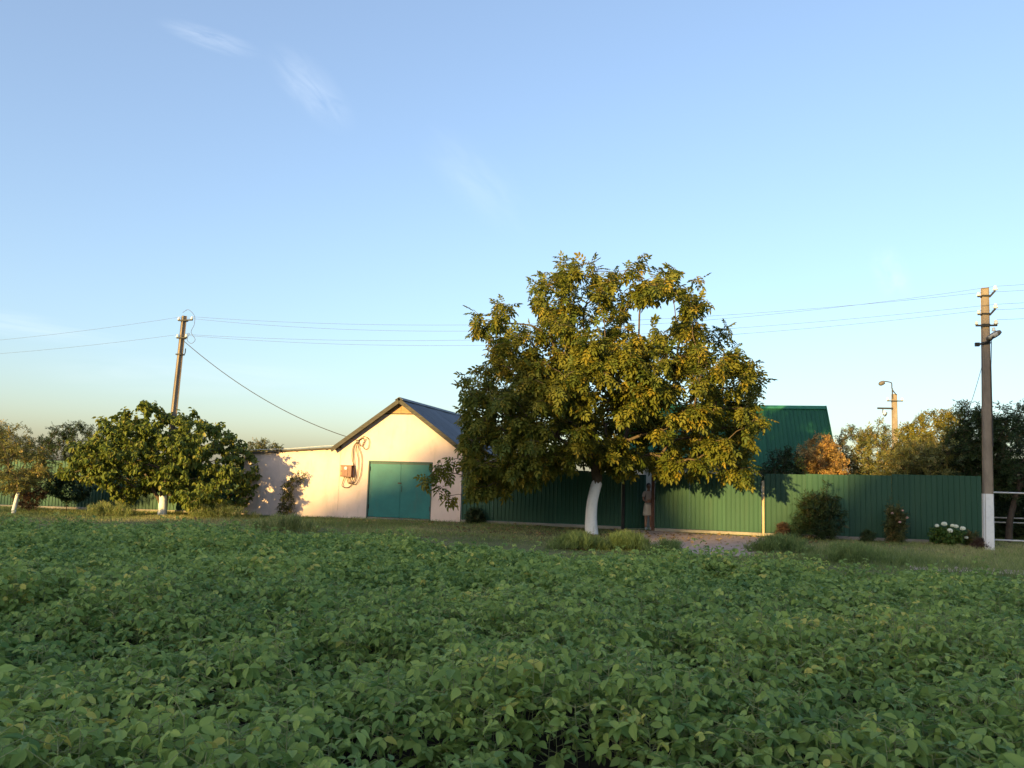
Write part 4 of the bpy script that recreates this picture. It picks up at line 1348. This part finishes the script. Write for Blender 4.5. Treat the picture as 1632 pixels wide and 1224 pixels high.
def bloom(parent, p, r, mat, seed, name='flower_head'):
    rs = np.random.default_rng(seed)
    mb = MB()
    n = 46
    for i in range(n):                                   # many four-petalled florets over a ball
        k = (i + 0.5) / n
        ph = math.acos(1 - 1.7 * k)
        th = i * 2.39996
        d = Vector((math.sin(ph) * math.cos(th), math.sin(ph) * math.sin(th), math.cos(ph)))
        s = d.orthogonal().normalized()
        t = d.cross(s)
        c = d * r * rs.uniform(0.9, 1.08)
        w = r * 0.36
        mb.add([c + s * w, c + t * w, c - s * w, c - t * w, c * 0.9], [(0, 1, 4), (1, 2, 4), (2, 3, 4), (3, 0, 4)])
    o = mb.build(name, mat, parent, loc=p)
    o.scale = (1, 1, 0.85)
    return o


for i, (x, y, z, r) in enumerate(((-0.36, -0.15, 0.60, 0.06), (-0.16, -0.20, 0.66, 0.078), (-0.06, -0.32, 0.47, 0.078), (0.09, -0.2, 0.62, 0.058), (0.19, -0.22, 0.60, 0.066), (0.41, -0.18, 0.54, 0.076), (0.50, -0.2, 0.27, 0.052))):
    bloom(hyd, (x, y, z), r, 'petal', 60 + i)
for i, (x, y, z) in enumerate(((0.12, -0.2, 1.02), (-0.2, -0.2, 0.92), (0.28, -0.15, 0.80), (0.02, -0.22, 0.66))):
    bloom(rose, (x, y, z), 0.04, 'pink_petal', 70 + i)


# ------------------------------------------------------------------ weeds, grass and the soybean field
def blades(n, x, y, z, h, w, lean, rs):
    """thin bent blades, three triangles each"""
    a = rs.uniform(0, 6.283, n)
    b = rs.uniform(0, 6.283, n)
    dx, dy = np.cos(a) * w / 2, np.sin(a) * w / 2
    lx, ly = np.cos(b) * lean * h, np.sin(b) * lean * h
    v = np.zeros((n, 5, 3))
    v[:, 0] = np.stack([x - dx, y - dy, z], 1)
    v[:, 1] = np.stack([x + dx, y + dy, z], 1)
    v[:, 2] = np.stack([x + dx * 0.7 + lx * 0.35, y + dy * 0.7 + ly * 0.35, z + h * 0.55], 1)
    v[:, 3] = np.stack([x - dx * 0.7 + lx * 0.35, y - dy * 0.7 + ly * 0.35, z + h * 0.55], 1)
    v[:, 4] = np.stack([x + lx, y + ly, z + h], 1)
    f = np.array([(0, 1, 2), (0, 2, 3), (3, 2, 4)])[None] + (np.arange(n) * 5)[:, None, None]
    return v.reshape(-1, 3), f.reshape(-1, 3)


def feathery(name, label, loc, w, d, h, n, seed, mat='feather', group=None):
    rs = np.random.default_rng(seed)
    x0, y0 = loc
    t = thing(name, label, 'weeds', (x0, y0, float(gz(x0))), 0, group)
    ns = max(10, n // 60)
    sx = rs.normal(0, w / 4, ns)
    sy = rs.normal(0, d / 4, ns)
    shh = h * np.clip(1 - (sx / (w / 1.6)) ** 2, 0.35, 1) * rs.uniform(0.7, 1.1, ns)
    mb = MB()
    tops = []
    for i in range(ns):
        top = (sx[i] * 1.15 + rs.normal(0, 0.08), sy[i] * 1.15 + rs.normal(0, 0.08), shh[i])
        tops.append(top)
        mb.tube([(sx[i], sy[i], -0.02), top], [0.005, 0.002], 3, cap=False)
    mb.build('stem', 'stem', t)
    k = rs.integers(0, ns, n)
    q = rs.uniform(0.15, 1.0, n) ** 0.8
    tops = np.array(tops)
    x = sx[k] + (tops[k, 0] - sx[k]) * q + rs.normal(0, 0.05, n)
    y = sy[k] + (tops[k, 1] - sy[k]) * q + rs.normal(0, 0.05, n)
    z = shh[k] * q
    v, f = blades(n, x, y, z - 0.04, rs.uniform(0.07, 0.16, n), rs.uniform(0.008, 0.016, n), rs.uniform(0.3, 1.3, n), rs)
    link('foliage', mesh_arrays('foliage', v, f, np.repeat(np.clip(rs.random(n) * 0.7 + 0.3 * q, 0, 1), 3)), mat, t)


feathery('feathery_weed', 'bright feathery weed clump before the white trunk, left one', (1.75, 19.9), 1.2, 0.8, 0.38, 5200, 81)
feathery('feathery_weed', 'bright feathery weed clump before the white trunk, right one', (2.95, 20.1), 1.1, 0.8, 0.42, 5200, 82)
feathery('feathery_weed', 'low feathery weed clump at the left edge of the dirt path', (3.75, 19.0), 0.8, 0.6, 0.36, 2000, 83)
feathery('feathery_weed', 'pale weed clump on the verge right of the dirt path', (6.9, 20.6), 1.3, 0.8, 0.45, 3600, 84)
feathery('feathery_weed', 'tall pale weed clump at field edge below the large fence shrub', (7.9, 18.6), 1.6, 0.8, 0.42, 3600, 85)
feathery('feathery_weed', 'tall weed clump at the field edge below the climbing shrub', (-6.2, 22.6), 1.8, 0.9, 0.5, 4000, 86, 'grass')
feathery('feathery_weed', 'tall weeds under the right side of the bushy tree', (-10.2, 28.6), 2.2, 0.9, 0.55, 4200, 87, 'grass')
feathery('feathery_weed', 'tall weeds under the left side of the bushy tree', (-14.0, 28.6), 1.8, 0.8, 0.5, 3200, 88, 'grass')


def in_path(x, y):
    a = in_poly(x, y, PATH)
    return a


def verge():
    rs = np.random.default_rng(91)
    n = 330000
    x = rs.uniform(-27, 21, n)
    y = rs.uniform(11.5, 35, n)
    back = 28.9 - 0.235 * x
    ke = (y > field_edge(x) + 0.1) & ((y < back) | ((x > 15.5) & (y < back + 6)))
    x, y = x[ke], y[ke]
    pn = vnoise(x, y, 31, 16, 0.15, 2.5)
    keep = rs.random(len(x)) < np.where(in_path(x, y), 0.05, np.clip(0.75 + 0.3 * pn, 0.15, 1))
    x, y, pn = x[keep], y[keep], pn[keep]
    near_edge = np.clip(1 - (y - field_edge(x)) / 3.5, 0, 1)
    tall = np.clip(0.055 + 0.03 * pn + 0.10 * near_edge, 0.03, 0.3)
    h = tall * rs.uniform(0.6, 1.5, len(x))
    h = np.where(in_path(x, y), h * 0.5, h)
    v, f = blades(len(x), x, y, gz(x) - 0.005, h, rs.uniform(0.008, 0.018, len(x)), rs.uniform(0.2, 1.1, len(x)), rs)
    ti = np.clip(0.45 + 0.22 * vnoise(x, y, 32, 12, 0.2, 1.5) + rs.normal(0, 0.2, len(x)), 0, 1)
    o = link('verge_grass', mesh_arrays('verge_grass', v, f, np.repeat(ti, 3)), 'grass')
    tag(o, 'short uneven verge grass between the field and the fence', 'grass', kind='stuff')


verge()


def litter():
    rs = np.random.default_rng(95)
    n = 420
    x = np.concatenate([rs.normal(2.6, 2.8, n), rs.uniform(-14, 15, 600)])
    y = np.concatenate([rs.normal(24.6, 1.9, n), 28.4 - 0.235 * x[n:] - np.abs(rs.normal(0, 2.0, 600))])
    k = (y < 28.6 - 0.235 * x) & (y > field_edge(x) + 1)
    x, y = x[k], y[k]
    m = len(x)
    o = np.stack([x, y, gz(x) + rs.uniform(0.02, 0.05, m)], 1)
    xd = rs.normal(0, 1, (m, 3)) * np.array([1, 1, 0.15])
    v, f = scatter(SIMPLE, o, xd, np.array([0, 0, 1.0]) + rs.normal(0, 0.4, (m, 3)), rs.uniform(0.4, 0.95, m))
    ob = link('fallen_leaves', mesh_arrays('fallen_leaves', v, f, np.repeat(rs.random(m), 4)), 'dry_leaf')
    tag(ob, 'dry fallen leaves scattered on the verge and dirt path', 'leaves', kind='stuff')


litter()


def soy():
    rs = np.random.default_rng(101)
    sp = 0.178
    xs = np.arange(-17, 17, sp)
    ys = np.arange(1.2, 20, sp)
    X, Y = np.meshgrid(xs, ys)
    x = X.ravel() + rs.normal(0, 0.065, X.size)
    y = Y.ravel() + rs.normal(0, 0.065, X.size)
    ke = (y < field_edge(x) - 0.05 + rs.normal(0, 0.15, len(x))) & (np.abs(x) < 0.68 * y + 2.6)
    x, y = x[ke], y[ke]
    n1 = vnoise(x, y, 41, 16, 0.35, 2.2)
    gap = vnoise(x, y, 43, 14, 0.9, 2.8)
    H = 0.46 + 0.075 * n1 + rs.normal(0, 0.06, len(x))
    H = np.where(gap < -1.3, H * 0.55, H)
    holes = [(-2.0, 5.0, 0.42), (-0.75, 4.4, 0.36), (0.45, 4.35, 0.40), (-1.1, 9.4, 0.5), (1.9, 4.1, 0.25), (3.4, 8.6, 0.3), (-2.9, 6.7, 0.3), (1.4, 6.6, 0.22), (0.1, 6.9, 0.2), (-4.6, 6.9, 0.35)]
    dead = np.zeros(len(x), bool)
    for hx, hy, hr in holes:
        dd = np.hypot((x - hx) / 1.5, y - hy)
        dead |= dd < hr * 0.8
        H = np.where((dd >= hr * 0.8) & (dd < hr * 1.6), H * 0.72, H)
    x, y, H, n1 = x[~dead], y[~dead], H[~dead], n1[~dead]
    n = len(x)
    K = 15
    z0 = gz(x) + 0.012
    leanx, leany = rs.normal(0, 0.10, n), rs.normal(0, 0.10, n)
    px = np.repeat(x, K)
    py = np.repeat(y, K)
    Hh = np.repeat(H, K)
    fr = np.tile((np.arange(K) + 0.5) / K, n) * 0.78 + 0.22 + rs.normal(0, 0.04, n * K)
    az = np.tile(np.arange(K) * 2.39996, n) + np.repeat(rs.uniform(0, 6.283, n), K) + rs.normal(0, 0.4, n * K)
    pet = rs.uniform(0.08, 0.19, n * K) * (1.15 - 0.45 * fr)
    ox = px + np.repeat(leanx, K) * fr * Hh
    oy = py + np.repeat(leany, K) * fr * Hh
    oz = np.repeat(z0, K) + Hh * fr
    ex = ox + np.cos(az) * pet
    ey = oy + np.sin(az) * pet
    ez = oz + pet * rs.uniform(0.15, 0.6, n * K)
    # leaflets: three per leaf
    m = n * K
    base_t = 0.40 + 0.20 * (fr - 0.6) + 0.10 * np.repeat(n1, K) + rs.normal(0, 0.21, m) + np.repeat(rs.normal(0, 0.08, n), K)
    lead_scale = rs.uniform(0.46, 1.05, m) * np.where(fr > 0.93, 0.7, 1.0)
    V, Fc, T = [], [], []
    off = 0
    tilt_x, tilt_y = rs.normal(0, 0.42, m), rs.normal(0, 0.42, m)
    LEAF_NEAR = np.array([(0, 0, 0), (0.016, 0.022, 0.005), (0.042, 0.028, 0.006), (0.070, 0.018, -0.004), (0.092, 0, -0.020), (0.070, -0.018, -0.004), (0.042, -0.028, 0.006), (0.016, -0.022, 0.005)])
    F_NEAR = np.array([(0, 2, 1), (0, 3, 2), (0, 4, 3), (0, 5, 4), (0, 6, 5), (0, 7, 6)])
    LEAF_FAR, F_FAR = leaflet((0, 0, 0), 0, 0.092, 0.072, 0.2, 0.22), F6
    near = py < 8.0
    for sel, (tv, tf) in ((near, (LEAF_NEAR, F_NEAR)), (~near, (LEAF_FAR, F_FAR))):
        for da, fo in ((0.0, 0.022), (1.5, 0.004), (-1.5, 0.004)):
            idx = np.nonzero(sel)[0]
            if da != 0:
                pass
            a = az[idx] + da + rs.normal(0, 0.18, len(idx))
            o = np.stack([ex[idx] + np.cos(az[idx]) * fo, ey[idx] + np.sin(az[idx]) * fo, ez[idx]], 1)
            dro = rs.normal(-0.32, 0.5, len(idx))
            xd = np.stack([np.cos(a), np.sin(a), dro], 1)
            up = np.stack([tilt_x[idx] + rs.normal(0, 0.22, len(idx)), tilt_y[idx] + rs.normal(0, 0.22, len(idx)) - 0.10, np.ones(len(idx))], 1)
            v, f = scatter((tv, tf), o, xd, up, lead_scale[idx])
            V.append(v)
            Fc.append(f + off)
            off += len(v)
            T.append(np.repeat(np.clip(base_t[idx] + rs.normal(0, 0.06, len(idx)), 0, 1), len(tf)))
    o = link('soybean_leaves', mesh_arrays('soybean_leaves', np.concatenate(V), np.concatenate(Fc), np.concatenate(T)), 'soy')
    tag(o, 'dense leafy soybean crop filling the whole foreground field', 'crop', kind='stuff')
    # petioles and stems
    nearp = py < 10.0
    a = np.stack([ox, oy, oz], 1)[nearp]
    b = np.stack([ex, ey, ez], 1)[nearp]
    nr = x[:] 
    sel = y < 10.0
    a = np.concatenate([a, np.stack([x, y, z0 - 0.04], 1)[sel]])
    b = np.concatenate([b, np.stack([x + leanx * H, y + leany * H, z0 + H], 1)[sel]])
    w = np.concatenate([np.full(nearp.sum(), 0.0022), np.full(sel.sum(), 0.0034)])[:, None]
    d = b - a
    s1 = np.cross(d, np.array([0.3, 0.2, 1.0]))
    s1 /= np.linalg.norm(s1, axis=1, keepdims=True) + 1e-9
    s2 = np.cross(d, s1)
    s2 /= np.linalg.norm(s2, axis=1, keepdims=True) + 1e-9
    q = [a + s1 * w, a - s1 * w * 0.5 + s2 * w * 0.87, a - s1 * w * 0.5 - s2 * w * 0.87]
    q += [b + s1 * w * 0.7, b - s1 * w * 0.35 + s2 * w * 0.6, b - s1 * w * 0.35 - s2 * w * 0.6]
    v = np.stack(q, 1)
    f = np.array([(0, 1, 4), (0, 4, 3), (1, 2, 5), (1, 5, 4), (2, 0, 3), (2, 3, 5)])[None] + (np.arange(len(a)) * 6)[:, None, None]
    st = link('soybean_stems', mesh_arrays('soybean_stems', v.reshape(-1, 3), f.reshape(-1, 3)), 'soy_stem', o)
    st['kind'] = 'stuff'


soy()


# ------------------------------------------------------------------ person in the gate opening
def person():
    p0 = S(4.93, 0.22)
    t = thing('person', 'person in mauve top and beige skirt standing in the open gate', 'person', (p0.x, p0.y, float(gz(p0.x)) + 0.03), -STREET + rad(12))

    def skin(name, joints, edges, mat, sub=2, root=0):
        me = bpy.data.meshes.new(name)
        me.from_pydata([j[0] for j in joints], edges, [])
        me.update()
        o = link(name, me, mat, t)
        md = o.modifiers.new('skin', 'SKIN')
        md.use_smooth_shade = True
        sv = me.skin_vertices[0].data
        for i, j in enumerate(joints):
            rr = j[1] if isinstance(j[1], tuple) else (j[1], j[1])
            sv[i].radius = rr
            sv[i].use_root = (i == root)
        sb = o.modifiers.new('subdivision', 'SUBSURF')
        sb.levels = sub
        sb.render_levels = sub
        return o

    J = [((0, 0, 0.82), (0.125, 0.10)),            # pelvis
         ((0, 0, 0.98), (0.105, 0.085)), ((0, 0, 1.16), (0.12, 0.09)), ((0, 0, 1.27), (0.10, 0.07)), ((0, -0.005, 1.34), 0.045),   # waist, chest, shoulders, neck
         ((0, -0.015, 1.41), (0.058, 0.062)), ((0, -0.01, 1.49), (0.068, 0.078)), ((0, 0.005, 1.545), (0.048, 0.055)),            # jaw, head, crown
         ((-0.155, 0, 1.25), 0.045), ((-0.19, -0.03, 1.02), 0.036), ((-0.08, -0.17, 0.93), 0.030), ((0.0, -0.19, 0.94), 0.022),    # right arm, folded across
         ((0.155, 0, 1.25), 0.045), ((0.19, -0.03, 1.02), 0.036), ((0.09, -0.19, 0.97), 0.030), ((0.0, -0.21, 0.99), 0.022),       # left arm
         ((-0.075, 0, 0.72), 0.085), ((-0.08, -0.01, 0.44), 0.058), ((-0.085, 0.01, 0.25), 0.052), ((-0.085, 0.02, 0.075), 0.033), ((-0.09, -0.10, 0.035), 0.03),
         ((0.075, 0, 0.72), 0.085), ((0.08, -0.01, 0.44), 0.058), ((0.085, 0.01, 0.25), 0.052), ((0.085, 0.02, 0.075), 0.033), ((0.09, -0.10, 0.035), 0.03)]
    for sx, wrist in ((-1, 11), (1, 15)):           # fingers lie along the other forearm
        pass
    E = [(0, 1), (1, 2), (2, 3), (3, 4), (4, 5), (5, 6), (6, 7), (3, 8), (8, 9), (9, 10), (10, 11), (3, 12), (12, 13), (13, 14), (14, 15),
         (0, 16), (16, 17), (17, 18), (18, 19), (19, 20), (0, 21), (21, 22), (22, 23), (23, 24), (24, 25)]
    base = len(J)
    for w, sx, oz in ((11, 1, 0.0), (15, -1, 0.0)):
        wx, wy, wz = J[w][0]
        for k in range(4):
            L = (0.055, 0.065, 0.06, 0.048)[k]
            z = wz + 0.026 - 0.017 * k
            J.append(((wx + sx * 0.03, wy - 0.006, z), 0.0088))
            J.append(((wx + sx * (0.03 + L * 0.5), wy - 0.004, z - 0.002), 0.0080))
            J.append(((wx + sx * (0.03 + L), wy + 0.012, z - 0.005), 0.0068))
            i = len(J) - 3
            E += [(w, i), (i, i + 1), (i + 1, i + 2)]
        J.append(((wx + sx * 0.004, wy - 0.012, wz + 0.036), 0.0092))
        J.append(((wx + sx * 0.024, wy - 0.014, wz + 0.058), 0.0078))
        E += [(w, len(J) - 2), (len(J) - 2, len(J) - 1)]
    body = skin('body', J, E, 'skin', 2)
    T_ = [((0, 0, 0.86), (0.135, 0.112)), ((0, 0, 0.98), (0.122, 0.10)), ((0, 0, 1.16), (0.135, 0.105)), ((0, 0, 1.275), (0.108, 0.078)),
          ((-0.155, 0, 1.255), 0.062), ((-0.185, -0.02, 1.09), 0.055), ((0.155, 0, 1.255), 0.062), ((0.185, -0.02, 1.09), 0.055)]
    skin('top', T_, [(0, 1), (1, 2), (2, 3), (3, 4), (4, 5), (3, 6), (6, 7)], 'mauve_cloth', 2)
    MB().lathe([(0.138, 0.90), (0.155, 0.82), (0.175, 0.70), (0.19, 0.56), (0.195, 0.47), (0.185, 0.47), (0.15, 0.72), (0.12, 0.88)], (0, 0, 0), 20, 1.0, 0.80).build('skirt', 'beige_cloth', t, smooth=True)
    hair = MB().lathe([(0.03, 0.0), (0.075, 0.02), (0.090, 0.07), (0.088, 0.12), (0.066, 0.165), (0.03, 0.185)], (0, 0.022, 1.40), 14, 0.92, 0.88)
    hair.build('hair', 'hair', t, smooth=True)
    for sx in (-1, 1):
        MB().lathe([(0.0, -0.008), (0.009, 0), (0.0, 0.008)], (sx * 0.028, -0.082, 1.492), 8).build('eye', 'eye', t, smooth=True)
        MB().lathe([(0.003, -0.025), (0.012, 0.0), (0.004, 0.025)], (sx * 0.070, -0.005, 1.475), 8).build('ear', 'skin', t, smooth=True)
        MB().lathe([(0.045, 0.0), (0.050, 0.02), (0.042, 0.055), (0.034, 0.07)], (sx * 0.088, -0.045, 0.0), 12, 0.9, 2.3).build('shoe', 'shoe', t, smooth=True)
    MB().lathe([(0.012, -0.018), (0.011, 0.0), (0.004, 0.028)], (0, -0.086, 1.468), 8).build('nose', 'skin', t, smooth=True)
    MB().box(-0.02, 0.02, -0.078, -0.068, 1.428, 1.437).build('mouth', 'lip', t)


person()
